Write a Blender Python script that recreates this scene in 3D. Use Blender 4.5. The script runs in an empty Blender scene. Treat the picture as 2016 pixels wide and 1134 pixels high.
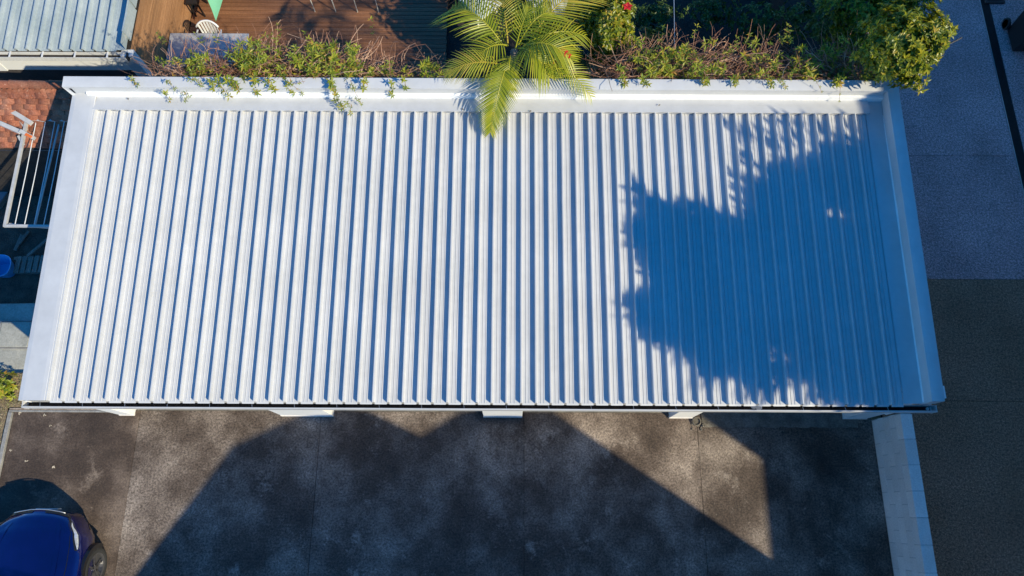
import bpy, bmesh, math, random
from mathutils import Vector, Matrix, noise
random.seed(7)
S = bpy.context.scene
COL = S.collection
RAD = math.radians

# ------------------------------------------------------------------ camera
CAM = Vector((0.504, -1.42, 12.543)); TILT = RAD(17.29); ROLL = RAD(0.288); FPX = 1400.0
_r = Vector((1, 0, 0)); _f = Vector((0, math.sin(TILT), -math.cos(TILT))); _u = Vector((0, math.cos(TILT), math.sin(TILT)))
_r, _u = math.cos(ROLL)*_r + math.sin(ROLL)*_u, -math.sin(ROLL)*_r + math.cos(ROLL)*_u
cd = bpy.data.cameras.new('camera'); cam = bpy.data.objects.new('camera', cd); COL.objects.link(cam)
cd.sensor_width = 36.0; cd.lens = 36.0*FPX/2016.0; cd.clip_start = 0.1; cd.clip_end = 2000.0
M = Matrix.Identity(4)
for i in range(3):
    M[i][0] = _r[i]; M[i][1] = _u[i]; M[i][2] = -_f[i]; M[i][3] = CAM[i]
cam.matrix_world = M
S.camera = cam

# ------------------------------------------------------------------ sun and sky
SUN_EL = RAD(37.0); SHX, SHY = -0.813, 0.582          # shadows fall to -X, +Y
LX = -SHX/math.tan(SUN_EL); LY = -SHY/math.tan(SUN_EL)  # horizontal run towards the sun per metre of height
sl = bpy.data.lights.new('sun', 'SUN'); sl.energy = 3.5; sl.angle = RAD(0.53); sl.color = (1.0, 0.90, 0.66)
so = bpy.data.objects.new('sun', sl); COL.objects.link(so)
so.rotation_euler = Vector((-LX, -LY, -1)).to_track_quat('-Z', 'Y').to_euler()
W = bpy.data.worlds.new('World'); S.world = W; W.use_nodes = True
wn = W.node_tree.nodes; wl = W.node_tree.links
sky = wn.new('ShaderNodeTexSky'); sky.sky_type = 'NISHITA'; sky.sun_disc = False
sky.sun_elevation = SUN_EL; sky.sun_rotation = math.atan2(LX, LY)
sky.air_density = 1.0; sky.dust_density = 0.0; sky.ozone_density = 6.0; sky.altitude = 300
hs = wn.new('ShaderNodeHueSaturation'); hs.inputs['Saturation'].default_value = 1.28; hs.inputs['Value'].default_value = 1.0
bg = wn['Background']; bg.inputs['Strength'].default_value = 0.14
wl.new(sky.outputs[0], hs.inputs['Color']); wl.new(hs.outputs[0], bg.inputs['Color'])
S.view_settings.view_transform = 'Standard'; S.view_settings.look = 'None'
S.view_settings.exposure = 0.72; S.view_settings.gamma = 1.0
S.render.engine = 'CYCLES'

# ------------------------------------------------------------------ helpers
def P(px, py, z):
    """world point at height z behind a point of the photograph"""
    d = _f + _r*((px-1008.0)/FPX) - _u*((py-567.0)/FPX)
    k = (z-CAM.z)/d.z
    return CAM + d*k
ORG = {}
def org(o):
    v = Vector((0, 0, 0))
    while o is not None:
        v += o.location; o = o.parent
    return v
def tag(o, label=None, cat=None, group=None, kind=None):
    if label: o['label'] = label
    if cat: o['category'] = cat
    if group: o['group'] = group
    if kind: o['kind'] = kind
    return o
def thing(name, loc, label, cat, group=None):
    o = bpy.data.objects.new(name, None); COL.objects.link(o); o.location = loc
    o.empty_display_size = 0.2
    return tag(o, label, cat, group)
class MB:
    def __init__(s): s.v = []; s.f = []; s.t = []; s.ct = 0.5
    def vert(s, p): s.v.append(tuple(p)); return len(s.v)-1
    def face(s, idx): s.f.append(tuple(idx)); s.t.append(s.ct)
    def quad(s, a, b, c, d):
        n = len(s.v); s.v += [tuple(a), tuple(b), tuple(c), tuple(d)]; s.face((n, n+1, n+2, n+3))
    def tri(s, a, b, c):
        n = len(s.v); s.v += [tuple(a), tuple(b), tuple(c)]; s.face((n, n+1, n+2))
    def box(s, x0, x1, y0, y1, z0, z1, mat=None):
        n = len(s.v)
        for z in (z0, z1):
            for x, y in ((x0, y0), (x1, y0), (x1, y1), (x0, y1)):
                p = Vector((x, y, z)); s.v.append(tuple(mat @ p if mat else p))
        for q in ((0, 3, 2, 1), (4, 5, 6, 7), (0, 1, 5, 4), (1, 2, 6, 5), (2, 3, 7, 6), (3, 0, 4, 7)):
            s.face(tuple(n+i for i in q))
    def bar(s, a, b, w, h):
        a = Vector(a); b = Vector(b); d = b-a; L = d.length
        q = d.to_track_quat('Y', 'Z').to_matrix().to_4x4(); q.translation = a
        s.box(-w/2, w/2, 0, L, -h/2, h/2, q)
    def prism(s, poly, z0, z1, mat=None):
        n = len(s.v); k = len(poly)
        for z in (z0, z1):
            for p in poly:
                q = Vector((p[0], p[1], z)); s.v.append(tuple(mat @ q if mat else q))
        s.face(tuple(n+i for i in reversed(range(k)))); s.face(tuple(n+k+i for i in range(k)))
        for i in range(k):
            j = (i+1) % k; s.face((n+i, n+j, n+k+j, n+k+i))
    def tube(s, path, r, n=6, r2=None, cap=True):
        path = [Vector(p) for p in path]; rings = []; up = Vector((0.13, 0.21, 0.97))
        m = len(path)
        for i, p in enumerate(path):
            d = (path[min(i+1, m-1)]-path[max(i-1, 0)])
            if d.length < 1e-9: d = Vector((0, 0, 1))
            d.normalize()
            a = d.cross(up)
            if a.length < 0.05: a = d.cross(Vector((1, 0, 0)))
            a.normalize(); b = d.cross(a); rr = r if r2 is None else r+(r2-r)*i/(m-1)
            base = len(s.v); rings.append(base)
            for k in range(n):
                t = 2*math.pi*k/n; s.v.append(tuple(p+(a*math.cos(t)+b*math.sin(t))*rr))
        for i in range(m-1):
            for k in range(n):
                k2 = (k+1) % n; s.face((rings[i]+k, rings[i]+k2, rings[i+1]+k2, rings[i+1]+k))
        if cap:
            s.face(tuple(rings[0]+k for k in reversed(range(n)))); s.face(tuple(rings[-1]+k for k in range(n)))
    def lathe(s, prof, c, n=20, mat=None):
        rings = []
        for (r, z) in prof:
            base = len(s.v); rings.append(base)
            for k in range(n):
                t = 2*math.pi*k/n; p = Vector((r*math.cos(t), r*math.sin(t), z))
                p = mat @ p if mat else p
                s.v.append(tuple(p+Vector(c)))
        for i in range(len(prof)-1):
            for k in range(n):
                k2 = (k+1) % n; s.face((rings[i]+k, rings[i]+k2, rings[i+1]+k2, rings[i+1]+k))
        s.face(tuple(rings[0]+k for k in reversed(range(n)))); s.face(tuple(rings[-1]+k for k in range(n)))
    def grid(s, pts):
        base = len(s.v); R, C = len(pts), len(pts[0])
        for row in pts:
            for p in row: s.v.append(tuple(p))
        for i in range(R-1):
            for j in range(C-1):
                s.face((base+i*C+j, base+i*C+j+1, base+(i+1)*C+j+1, base+(i+1)*C+j))
    def leaf(s, p, d, nrm, L, w, fold=0.25, droop=0.15):
        d = d.normalized(); x = d.cross(nrm)
        if x.length < 1e-4: x = d.cross(Vector((0.3, 0.9, 0.1)))
        x.normalize(); n = x.cross(d)
        s.ct = random.random()
        b = len(s.v)
        m = p+d*L*0.45
        s.v += [tuple(p), tuple(m+x*w/2+n*w*fold), tuple(p+d*L-n*L*droop), tuple(m-x*w/2+n*w*fold), tuple(m)]
        s.face((b, b+4, b+1)); s.face((b+1, b+4, b+2)); s.face((b+4, b, b+3)); s.face((b+4, b+3, b+2))
    def rosette(s, c, nrm, n, L, w, up=0.45):
        nrm = nrm.normalized(); a = nrm.cross(Vector((0.31, 0.77, 0.2))); a.normalize(); b = nrm.cross(a)
        t0 = random.random()*6.28
        for i in range(n):
            t = t0+6.283*i/n+random.uniform(-.25, .25); k = random.uniform(.7, 1.15)
            d = a*math.cos(t)+b*math.sin(t)+nrm*random.uniform(up*.3, up*1.6)
            s.leaf(c+Vector((random.uniform(-1, 1), random.uniform(-1, 1), random.uniform(-1, 1)))*L*.12, d, nrm, L*k, w*k)
    def build(s, name, mat, parent=None, smooth=False, kind=None, label=None, auto=None):
        o_ = org(parent)
        me = bpy.data.meshes.new(name)
        me.from_pydata([(a-o_.x, b-o_.y, c-o_.z) for a, b, c in s.v], [], s.f)
        me.validate(verbose=False) if False else None
        at = me.attributes.new('tint', 'FLOAT', 'FACE'); at.data.foreach_set('value', s.t)
        if smooth: me.polygons.foreach_set('use_smooth', [True]*len(me.polygons))
        me.update(); me.materials.append(mat)
        o = bpy.data.objects.new(name, me); COL.objects.link(o)
        if parent is not None: o.parent = parent
        if kind: o['kind'] = kind
        if label: o['label'] = label
        return o
def dupe(o, parent, dloc):
    c = o.copy(); COL.objects.link(c); c.parent = parent; c.location = o.location+Vector(dloc); return c
def shade_auto(o, ang=35):
    me = o.data; me.polygons.foreach_set('use_smooth', [True]*len(me.polygons))
    bm = bmesh.new(); bm.from_mesh(me)
    bmesh.ops.remove_doubles(bm, verts=bm.verts, dist=1e-5)
    bmesh.ops.recalc_face_normals(bm, faces=bm.faces)
    for e in bm.edges:
        if len(e.link_faces) == 2 and e.calc_face_angle(0) > RAD(ang): e.smooth = False
    bm.to_mesh(me); bm.free(); return o
def bevel(o, w, seg=2):
    m = o.modifiers.new('bevel', 'BEVEL'); m.width = w; m.segments = seg; m.limit_method = 'ANGLE'; m.angle_limit = RAD(40); return o

# ------------------------------------------------------------------ materials
def mat(name, ramp, scale=3.0, rough=0.7, detail=6, speck=None, stain=None, bump=0.0, bscale=60.0, metallic=0.0, spec=0.5, coat=0.0, stretch=None, tint=None, rnd=0.0, transl=0.0, lines=None, rgh=0.0):
    m = bpy.data.materials.new(name); m.use_nodes = True; nt = m.node_tree; n = nt.nodes; l = nt.links
    b = n['Principled BSDF']; b.inputs['Roughness'].default_value = rough; b.inputs['Metallic'].default_value = metallic
    b.inputs['Specular IOR Level'].default_value = spec; b.inputs['Coat Weight'].default_value = coat
    tc = n.new('ShaderNodeTexCoord'); geo = n.new('ShaderNodeNewGeometry')
    mp = n.new('ShaderNodeMapping'); l.new(geo.outputs['Position'], mp.inputs['Vector'])
    if stretch: mp.inputs['Scale'].default_value = stretch
    if isinstance(ramp[0], (int, float)): ramp = [(0.0, ramp), (1.0, ramp)]
    cr = n.new('ShaderNodeValToRGB'); e = cr.color_ramp.elements
    e[0].position, e[0].color = ramp[0][0], (*ramp[0][1], 1); e[1].position, e[1].color = ramp[-1][0], (*ramp[-1][1], 1)
    for p, c in ramp[1:-1]:
        x = e.new(p); x.color = (*c, 1)
    nz = n.new('ShaderNodeTexNoise'); nz.inputs['Scale'].default_value = scale; nz.inputs['Detail'].default_value = detail; nz.inputs['Roughness'].default_value = 0.62
    l.new(mp.outputs[0], nz.inputs['Vector'])
    if tint:
        at = n.new('ShaderNodeAttribute'); at.attribute_name = 'tint'; l.new(at.outputs['Fac'], cr.inputs[0])
    else: l.new(nz.outputs[0], cr.inputs[0])
    col = cr.outputs[0]
    def mix(kind, fac, a, bb):
        x = n.new('ShaderNodeMix'); x.data_type = 'RGBA'; x.blend_type = kind
        for sock, val in ((x.inputs[0], fac), (x.inputs[6], a), (x.inputs[7], bb)):
            if hasattr(val, 'links'): l.new(val, sock)
            elif isinstance(val, (int, float)): sock.default_value = val
            else: sock.default_value = (*val, 1)
        return x.outputs[2]
    for st in (stain or []):
        # (scale, lo, hi, colour, amount[, stretch])
        z = n.new('ShaderNodeTexNoise'); z.inputs['Scale'].default_value = st[0]; z.inputs['Detail'].default_value = 10; z.inputs['Roughness'].default_value = 0.74
        if len(st) > 5:
            m2 = n.new('ShaderNodeMapping'); m2.inputs['Scale'].default_value = st[5]; m2.inputs['Location'].default_value = (3.1*st[0], 7.7, 1.3)
            l.new(geo.outputs['Position'], m2.inputs['Vector']); l.new(m2.outputs[0], z.inputs['Vector'])
        else: l.new(mp.outputs[0], z.inputs['Vector'])
        mr = n.new('ShaderNodeMapRange'); mr.inputs[1].default_value = st[1]; mr.inputs[2].default_value = st[2]; mr.inputs[4].default_value = st[4]
        l.new(z.outputs[0], mr.inputs[0]); col = mix('MIX', mr.outputs[0], col, st[3])
    for sp in (speck or []):
        # (scale, low multiplier, high multiplier)
        z = n.new('ShaderNodeTexNoise'); z.inputs['Scale'].default_value = sp[0]; z.inputs['Detail'].default_value = 3; z.inputs['Roughness'].default_value = 0.7
        l.new(geo.outputs['Position'], z.inputs['Vector'])
        mr = n.new('ShaderNodeMapRange'); mr.inputs[1].default_value = .36; mr.inputs[2].default_value = .64; mr.inputs[3].default_value = sp[1]; mr.inputs[4].default_value = sp[2]
        l.new(z.outputs[0], mr.inputs[0])
        vm = n.new('ShaderNodeVectorMath'); vm.operation = 'SCALE'; l.new(col, vm.inputs[0]); l.new(mr.outputs[0], vm.inputs['Scale']); col = vm.outputs[0]
    if rnd:
        oi = n.new('ShaderNodeObjectInfo'); mr = n.new('ShaderNodeMapRange'); mr.inputs[3].default_value = 1-rnd; mr.inputs[4].default_value = 1+rnd
        l.new(oi.outputs['Random'], mr.inputs[0])
        vm = n.new('ShaderNodeVectorMath'); vm.operation = 'SCALE'; l.new(col, vm.inputs[0]); l.new(mr.outputs[0], vm.inputs['Scale']); col = vm.outputs[0]
    l.new(col, b.inputs['Base Color'])
    if rgh:
        mr = n.new('ShaderNodeMapRange'); mr.inputs[1].default_value = .3; mr.inputs[2].default_value = .7; mr.inputs[3].default_value = rough-rgh; mr.inputs[4].default_value = rough+rgh
        l.new(nz.outputs[0], mr.inputs[0]); l.new(mr.outputs[0], b.inputs['Roughness'])
    if bump:
        z = n.new('ShaderNodeTexNoise'); z.inputs['Scale'].default_value = bscale; z.inputs['Detail'].default_value = 4
        l.new(mp.outputs[0], z.inputs['Vector'])
        bp = n.new('ShaderNodeBump'); bp.inputs['Strength'].default_value = bump; bp.inputs['Distance'].default_value = 0.02
        l.new(z.outputs[0], bp.inputs['Height']); l.new(bp.outputs[0], b.inputs['Normal'])
    if transl:
        t = n.new('ShaderNodeBsdfTranslucent'); l.new(col, t.inputs[0]); ms = n.new('ShaderNodeMixShader'); ms.inputs[0].default_value = transl
        l.new(b.outputs[0], ms.inputs[1]); l.new(t.outputs[0], ms.inputs[2]); l.new(ms.outputs[0], n['Material Output'].inputs[0])
    return m
MT = {}
MT['roof'] = mat('white_painted_steel', [(.3, (.515, .515, .508)), (.7, (.575, .572, .565))], 1.3, .45, rnd=.025, speck=[(9, .96, 1.02)], stain=[(2.2, .62, .8, (.42, .42, .40), .4, (1, .12, 1)), (.9, .55, .75, (.47, .465, .45), .4)], rgh=.08)
MT['flash'] = mat('white_flashing_steel', [(.3, (.505, .505, .50)), (.7, (.57, .57, .565))], 2.0, .42, rnd=.02, stain=[(3, .6, .75, (.43, .43, .41), .45, (.3, 2.5, 1)), (14, .68, .74, (.3, .29, .26), .35)], speck=[(6, .97, 1.02)], rgh=.08)
MT['white'] = mat('white_wall_paint', [(.3, (.80, .80, .79)), (.7, (.88, .88, .87))], 2, .6, speck=[(25, .95, 1.02)], bump=.1, bscale=120)
MT['dirtywhite'] = mat('dirty_white_paint', [(.3, (.60, .60, .59)), (.65, (.74, .74, .73))], 3, .7, speck=[(30, .9, 1.03)], stain=[(7, .6, .72, (.22, .22, .2), .55)], bump=.15, bscale=90)
MT['block'] = mat('painted_block', [(.3, (.74, .69, .64)), (.7, (.86, .81, .76))], 2.5, .75, speck=[(40, .9, 1.05)], stain=[(9, .62, .75, (.34, .32, .29), .6), (2.2, .58, .74, (.52, .49, .45), .5)], bump=.25, bscale=120, rnd=.07)
MT['mortar'] = mat('painted_mortar', [(.3, (.40, .40, .39)), (.7, (.62, .62, .6))], 6, .85, speck=[(40, .8, 1.05)])
MT['door'] = mat('roller_door_steel', [(.3, (.42, .41, .39)), (.7, (.5, .49, .47))], 3, .5)
def drive_mat(nm, m, speck, seedx):
    c = lambda r, g, b_: (r*m[0]*1.04, g*m[1]*.99, b_*m[2]*.92)
    return mat(nm, [(.32, c(.030, .023, .019)), (.45, c(.066, .052, .044)), (.56, c(.135, .115, .102)), (.70, c(.25, .222, .20))], .8, .85, detail=10,
        speck=[(30, 1-speck, 1+speck*1.3), (85, .72, 1.4)], stain=[(.55, .50, .62, c(.040, .029, .023), .75, (1+seedx, 1, 1)), (2.3, .54, .68, c(.042, .031, .025), .6), (6, .60, .72, c(.30, .275, .25), .45), (1.3, .57, .66, c(.26, .235, .215), .65), (11, .66, .74, c(.32, .30, .28), .4, (.25, 1.6, 1)), (9, .67, .74, c(.34, .32, .30), .35, (1.8, .3, 1)), (3.1, .70, .74, c(.016, .013, .011), .7)], bump=.25, bscale=150)
MT['drive0'] = drive_mat('stained_concrete_brown', (.86, .78, .72), .3, .10)
MT['drive1'] = drive_mat('stained_concrete_pale', (1.12, 1.10, 1.09), .5, .25)
MT['drive2'] = drive_mat('stained_concrete_grey', (1.22, 1.2, 1.2), .45, .37)
MT['drive3'] = drive_mat('stained_concrete_mid', (1.2, 1.15, 1.12), .45, .55)
MT['drive4'] = drive_mat('stained_concrete_dark', (1.12, 1.08, 1.05), .45, .71)
MT['footing'] = mat('old_footing_concrete', [(.3, (.10, .088, .07)), (.7, (.24, .215, .18))], 4, .9, speck=[(40, .75, 1.25)], stain=[(5, .58, .7, (.06, .05, .04), .6)], bump=.4, bscale=60)
MT['aggregate'] = mat('exposed_aggregate', [(.3, (.32, .19, .185)), (.7, (.50, .30, .295))], .9, .8, stain=[(1.2, .55, .7, (.17, .11, .10), .5), (5, .66, .74, (.45, .3, .27), .4)], speck=[(26, .6, 1.5), (60, .45, 1.8)], bump=.3, bscale=170, rnd=.05)
MT['asphalt'] = mat('worn_asphalt', [(.3, (.20, .10, .058)), (.7, (.31, .16, .10))], .8, .9, speck=[(26, .6, 1.5), (60, .5, 1.8)], stain=[(3, .6, .75, (.09, .04, .02), .5), (.7, .52, .7, (.30, .15, .085), .5)], bump=.4, bscale=150, rnd=.1)
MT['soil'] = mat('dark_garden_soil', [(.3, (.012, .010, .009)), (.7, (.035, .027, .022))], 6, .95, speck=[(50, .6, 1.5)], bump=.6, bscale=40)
MT['yard'] = mat('yard_dirt', [(.3, (.045, .032, .024)), (.7, (.13, .095, .07))], 4, .95, speck=[(50, .6, 1.6)], bump=.6, bscale=40)
MT['mulch'] = mat('dry_grass_mulch', [(.25, (.10, .075, .04)), (.5, (.21, .15, .085)), (.75, (.32, .25, .15))], 14, .95, speck=[(60, .5, 1.5)], stain=[(8, .55, .65, (.12, .15, .035), .7)], bump=.8, bscale=50)
MT['kerb'] = mat('concrete_edging', [(.3, (.2, .19, .175)), (.7, (.32, .31, .29))], 8, .85, speck=[(60, .8, 1.2)], bump=.3, bscale=80)
MT['slabgrey'] = mat('weathered_slab', [(.3, (.27, .27, .235)), (.7, (.42, .41, .36))], 3, .85, speck=[(30, .85, 1.1)], stain=[(14, .63, .70, (.05, .06, .055), .8), (3, .55, .75, (.38, .33, .22), .5)], bump=.2, bscale=80)
MT['deck'] = mat('oiled_deck_timber', [(.3, (.13, .052, .022)), (.7, (.235, .105, .048))], 2.5, .65, speck=[(30, .85, 1.15)], stretch=(.35, 6, 6), rnd=.22, bump=.2, bscale=8)
MT['cladding'] = mat('brown_timber_cladding', [(.3, (.22, .105, .042)), (.7, (.42, .215, .098))], 3.0, .7, speck=[(30, .88, 1.12)], stretch=(9, .35, 9), stain=[(3, .6, .7, (.07, .03, .015), .8, (9, .3, 9))], rnd=.12, bump=.2, bscale=9)
MT['houseroof'] = mat('faded_blue_steel', [(.3, (.28, .34, .36)), (.7, (.40, .45, .46))], 2, .5, speck=[(20, .93, 1.05)], stain=[(5, .62, .7, (.62, .6, .56), .6, (1, .25, 1)), (4, .66, .74, (.1, .07, .05), .6, (2, .2, 1))], rgh=.08)
MT['tile'] = mat('terracotta_tile', [(.3, (.19, .058, .03)), (.5, (.27, .092, .048)), (.7, (.33, .145, .085))], 3.5, .85, speck=[(40, .75, 1.2)], stain=[(5, .6, .7, (.12, .07, .045), .6), (22, .58, .66, (.5, .34, .26), .6)], rnd=.28, bump=.3, bscale=60)
MT['shadewall'] = mat('shaded_white_wall', [(.3, (.05, .042, .042)), (.7, (.075, .065, .064))], 3, .9, speck=[(30, .85, 1.15)])  # garage shadow on the white house wall, put into the colour
MT['table'] = mat('pale_grey_table_top', [(.3, (.36, .36, .37)), (.7, (.42, .42, .43))], 3, .4, speck=[(20, .95, 1.04)])
MT['plastic'] = mat('white_plastic', [(.3, (.68, .68, .66)), (.7, (.76, .76, .74))], 4, .4)
MT['metalwhite'] = mat('white_enamel_tube', [(.3, (.40, .40, .39)), (.7, (.52, .51, .49))], 12, .45, stain=[(20, .62, .7, (.25, .2, .16), .5)])
MT['galv'] = mat('galvanised_steel', [(.3, (.42, .44, .46)), (.7, (.6, .61, .62))], 9, .4, metallic=.7)
MT['dark'] = mat('black_plastic', (.012, .012, .013), 5, .5)
MT['grate'] = mat('dark_iron_grate', [(.3, (.018, .019, .022)), (.7, (.035, .036, .04))], 12, .55, metallic=.3)
MT['green'] = mat('mint_green_fabric', [(.3, (.25, .66, .36)), (.7, (.29, .72, .41))], 5, .8, bump=.1, bscale=300, transl=.2)
MT['cloth'] = mat('grey_patterned_cloth', [(.35, (.10, .11, .13)), (.5, (.35, .36, .37)), (.65, (.6, .6, .6))], 9, .9)
MT['bluecrate'] = mat('blue_plastic', [(.3, (.07, .30, .58)), (.7, (.10, .36, .66))], 4, .45)
MT['oldwood'] = mat('grey_weathered_timber', [(.3, (.15, .115, .09)), (.7, (.32, .26, .21))], 3, .85, speck=[(40, .8, 1.2)], stretch=(7, .5, 7), rnd=.35, bump=.3, bscale=12)
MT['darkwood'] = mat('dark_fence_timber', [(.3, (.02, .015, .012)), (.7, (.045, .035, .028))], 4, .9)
MT['box'] = mat('pale_board', [(.3, (.4, .38, .34)), (.7, (.52, .5, .46))], 4, .7)
MT['orange'] = mat('orange_tape', (.75, .17, .03), 4, .5)
MT['red'] = mat('hibiscus_red', [(.0, (.50, .008, .012)), (1., (.78, .03, .03))], 5, .5, tint=True, transl=.25)
MT['leafvine'] = mat('vine_leaf', [(.0, (.11, .17, .012)), (.45, (.25, .30, .022)), (.85, (.42, .39, .035)), (1., (.45, .24, .04))], 5, .45, tint=True, transl=.32)
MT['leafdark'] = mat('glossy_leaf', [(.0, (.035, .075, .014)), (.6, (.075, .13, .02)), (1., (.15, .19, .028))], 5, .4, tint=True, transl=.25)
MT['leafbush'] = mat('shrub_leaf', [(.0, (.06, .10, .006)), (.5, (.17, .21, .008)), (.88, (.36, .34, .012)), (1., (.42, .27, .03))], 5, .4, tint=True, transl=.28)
MT['palm'] = mat('palm_leaflet', [(.0, (.10, .16, .008)), (.5, (.27, .31, .012)), (1., (.50, .45, .03))], 5, .4, tint=True, transl=.3)
MT['palmyellow'] = mat('yellowing_palm_leaflet', [(.0, (.27, .30, .018)), (.5, (.43, .40, .03)), (1., (.56, .41, .05))], 5, .45, tint=True, transl=.3)
MT['twig'] = mat('red_brown_twig', [(.0, (.17, .068, .040)), (.6, (.34, .17, .10)), (1., (.52, .34, .23))], 5, .8, tint=True)
MT['bark'] = mat('grey_bark', [(.3, (.12, .10, .08)), (.7, (.22, .19, .16))], 8, .9, bump=.5, bscale=40)
MT['carpaint'] = mat('deep_blue_metallic_paint', [(.3, (.003, .006, .085)), (.7, (.005, .010, .12))], 2, .18, metallic=.5, coat=1.0)
MT['carblack'] = mat('car_trim_black', (.012, .012, .013), 5, .35)
MT['tyre'] = mat('tyre_rubber', (.018, .018, .018), 5, .85)
MT['rim'] = mat('grey_alloy', [(.3, (.16, .16, .17)), (.7, (.24, .24, .25))], 9, .3, metallic=.8)
MT['lens'] = mat('headlight_lens', [(.3, (.45, .47, .5)), (.7, (.75, .77, .8))], 26, .12, metallic=.4, coat=1.0)
MT['glass'] = mat('dark_window_glass', (.01, .012, .015), 5, .05, coat=1.0)
MT['render'] = mat('pale_render', [(.3, (.78, .75, .70)), (.7, (.84, .81, .76))], 2, .8)
MT['greyroof'] = mat('grey_roof_tiles', [(.3, (.10, .10, .105)), (.7, (.16, .16, .165))], 6, .8)
MT['litter'] = mat('dry_leaf', [(.3, (.45, .36, .24)), (.7, (.6, .52, .4))], 9, .8)
MT['shedroof'] = mat('dull_grey_sheet', [(.3, (.20, .21, .23)), (.7, (.27, .28, .3))], 2, .6)

# ================================================================== SETTING
ZB = -0.62     # backyard level
ZY = -0.5      # side yard level
def structure(name, mb, m, **k):
    o = mb.build(name, m, **k); o['kind'] = 'structure'; return o
b = MB(); b.quad((-600, -600, -1.25), (600, -600, -1.25), (600, 600, -1.25), (-600, 600, -1.25)); structure('ground', b, MT['yard'])
b = MB(); b.box(-90, 90, -90, 0.22, -1.2, -0.06); structure('front_terrace', b, MT['mulch'])
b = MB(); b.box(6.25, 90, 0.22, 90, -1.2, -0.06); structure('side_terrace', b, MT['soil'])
b = MB(); b.box(-60, -6.16, 0.22, 6.9, -1.2, ZY); structure('side_yard', b, MT['yard'])
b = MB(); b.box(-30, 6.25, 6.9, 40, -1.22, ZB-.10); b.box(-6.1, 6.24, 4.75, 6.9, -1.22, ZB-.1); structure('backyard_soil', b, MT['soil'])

# front driveway: poured slabs with narrow joints
drive = tag(bpy.data.objects.new('driveway', None), None); COL.objects.link(drive); drive['kind'] = 'structure'
xj = [-8.2, -5.99, -2.82, 0.725, 3.745, 6.80]
YF = 0.205
rows = [(-9.0, -5.6), (-5.6, YF)]
def slab(x0, x1, y0, y1, m, par, z1=0.0, name='slab', zt=.25):
    g = 0.0035; q = MB(); n = 14
    x0 += g; x1 -= g; y0 += g; y1 -= g
    # slightly ragged edges
    def rag(a, bb, fx):
        out = []
        for i in range(n):
            t = i/n; out.append((a[0]+(bb[0]-a[0])*t+(random.uniform(-.0022, .0022) if fx else 0), a[1]+(bb[1]-a[1])*t+(0 if fx else random.uniform(-.0022, .0022))))
        return out
    poly = rag((x0, y0), (x1, y0), False)+rag((x1, y0), (x1, y1), True)+rag((x1, y1), (x0, y1), False)+rag((x0, y1), (x0, y0), True)
    q.prism(poly, z1-zt, z1); return q.build(name, m, par)
for (y0, y1) in rows:
    for i in range(5):
        slab(xj[i], xj[i+1], y0, y1, MT['drive%d' % i], drive, z1=-0.0005*((i*7) % 3))
b = MB(); b.box(-8.2, 6.8, -9, YF, -.3, -.045); b.build('joint_bed', MT['soil'], drive)
# right-hand driveway: exposed aggregate behind, worn asphalt in front
lane = bpy.data.objects.new('side_driveway', None); COL.objects.link(lane); lane['kind'] = 'structure'
for (x0, x1, y0, y1, k) in ((6.26, 10.36, 2.70, 5.25, 'aggregate'), (8.25, 10.36, 5.25, 12.0, 'aggregate'), (6.5, 8.25, 5.25, 5.3, 'aggregate'), (10.56, 12.4, 2.7, 12.0, 'aggregate'), (10.56, 12.4, -6, 2.7, 'asphalt'),
                            (7.02, 10.36, 0.44, 2.70, 'asphalt'), (7.02, 10.36, -9.0, .44, 'asphalt')):
    slab(x0, x1, y0, y1, MT[k], lane, z1=0.0)
b = MB(); b.box(7.0, 12.45, -9, 12, -.3, -.05); b.build('joint_bed', MT['soil'], lane)

# trench drain with grate
dr = thing('trench_drain', (10.46, 3, 0), 'long black iron trench drain grate along the right driveway', 'drain')
b = MB(); b.box(10.365, 10.38, -6, 12, -.1, .004); b.build('edge_strip', MT['galv'], dr)
b = MB(); b.box(10.54, 10.555, -6, 12, -.1, .004); b.build('edge_strip', MT['grate'], dr)
b = MB(); b.box(10.38, 10.54, -6, 12, -.12, -.04); b.build('channel', MT['dark'], dr)
b = MB()
y = 2.6
while y < 9.2: b.box(10.381, 10.539, y, y+.012, -.03, .001); y += .024
o = b.build('grate_bars', MT['grate'], dr, kind='stuff')
pc = P(1957, 0, 0)
b = MB(); b.box(pc.x-.22, pc.x+.2, pc.y-.10, pc.y+.42, -.02, .035)
pit = thing('drain_pit_cover', (pc.x, pc.y, 0), 'black square drain pit cover at the far end of the trench drain', 'drain cover')
bevel(b.build('lid', MT['grate'], pit), .008); b = MB()
for i in range(5): b.box(pc.x-.16, pc.x+.14, pc.y-.04+i*.08, pc.y-.01+i*.08, .035, .042)
b.build('slots', MT['dark'], pit)

# ================================================================== GARAGE
NR = 58; X0 = -6.0; X1 = 6.0; PIT = (X1-X0)/NR; RL = 4.484; ZG = 2.55; SLOPE = math.tan(RAD(2.75)); RH = 0.072
def rz(y): return ZG + y*SLOPE
gar = thing('garage', (0, 0, 0), 'long white flat-roofed garage with ribbed steel roof, parapets and front gutter', 'garage')
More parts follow.
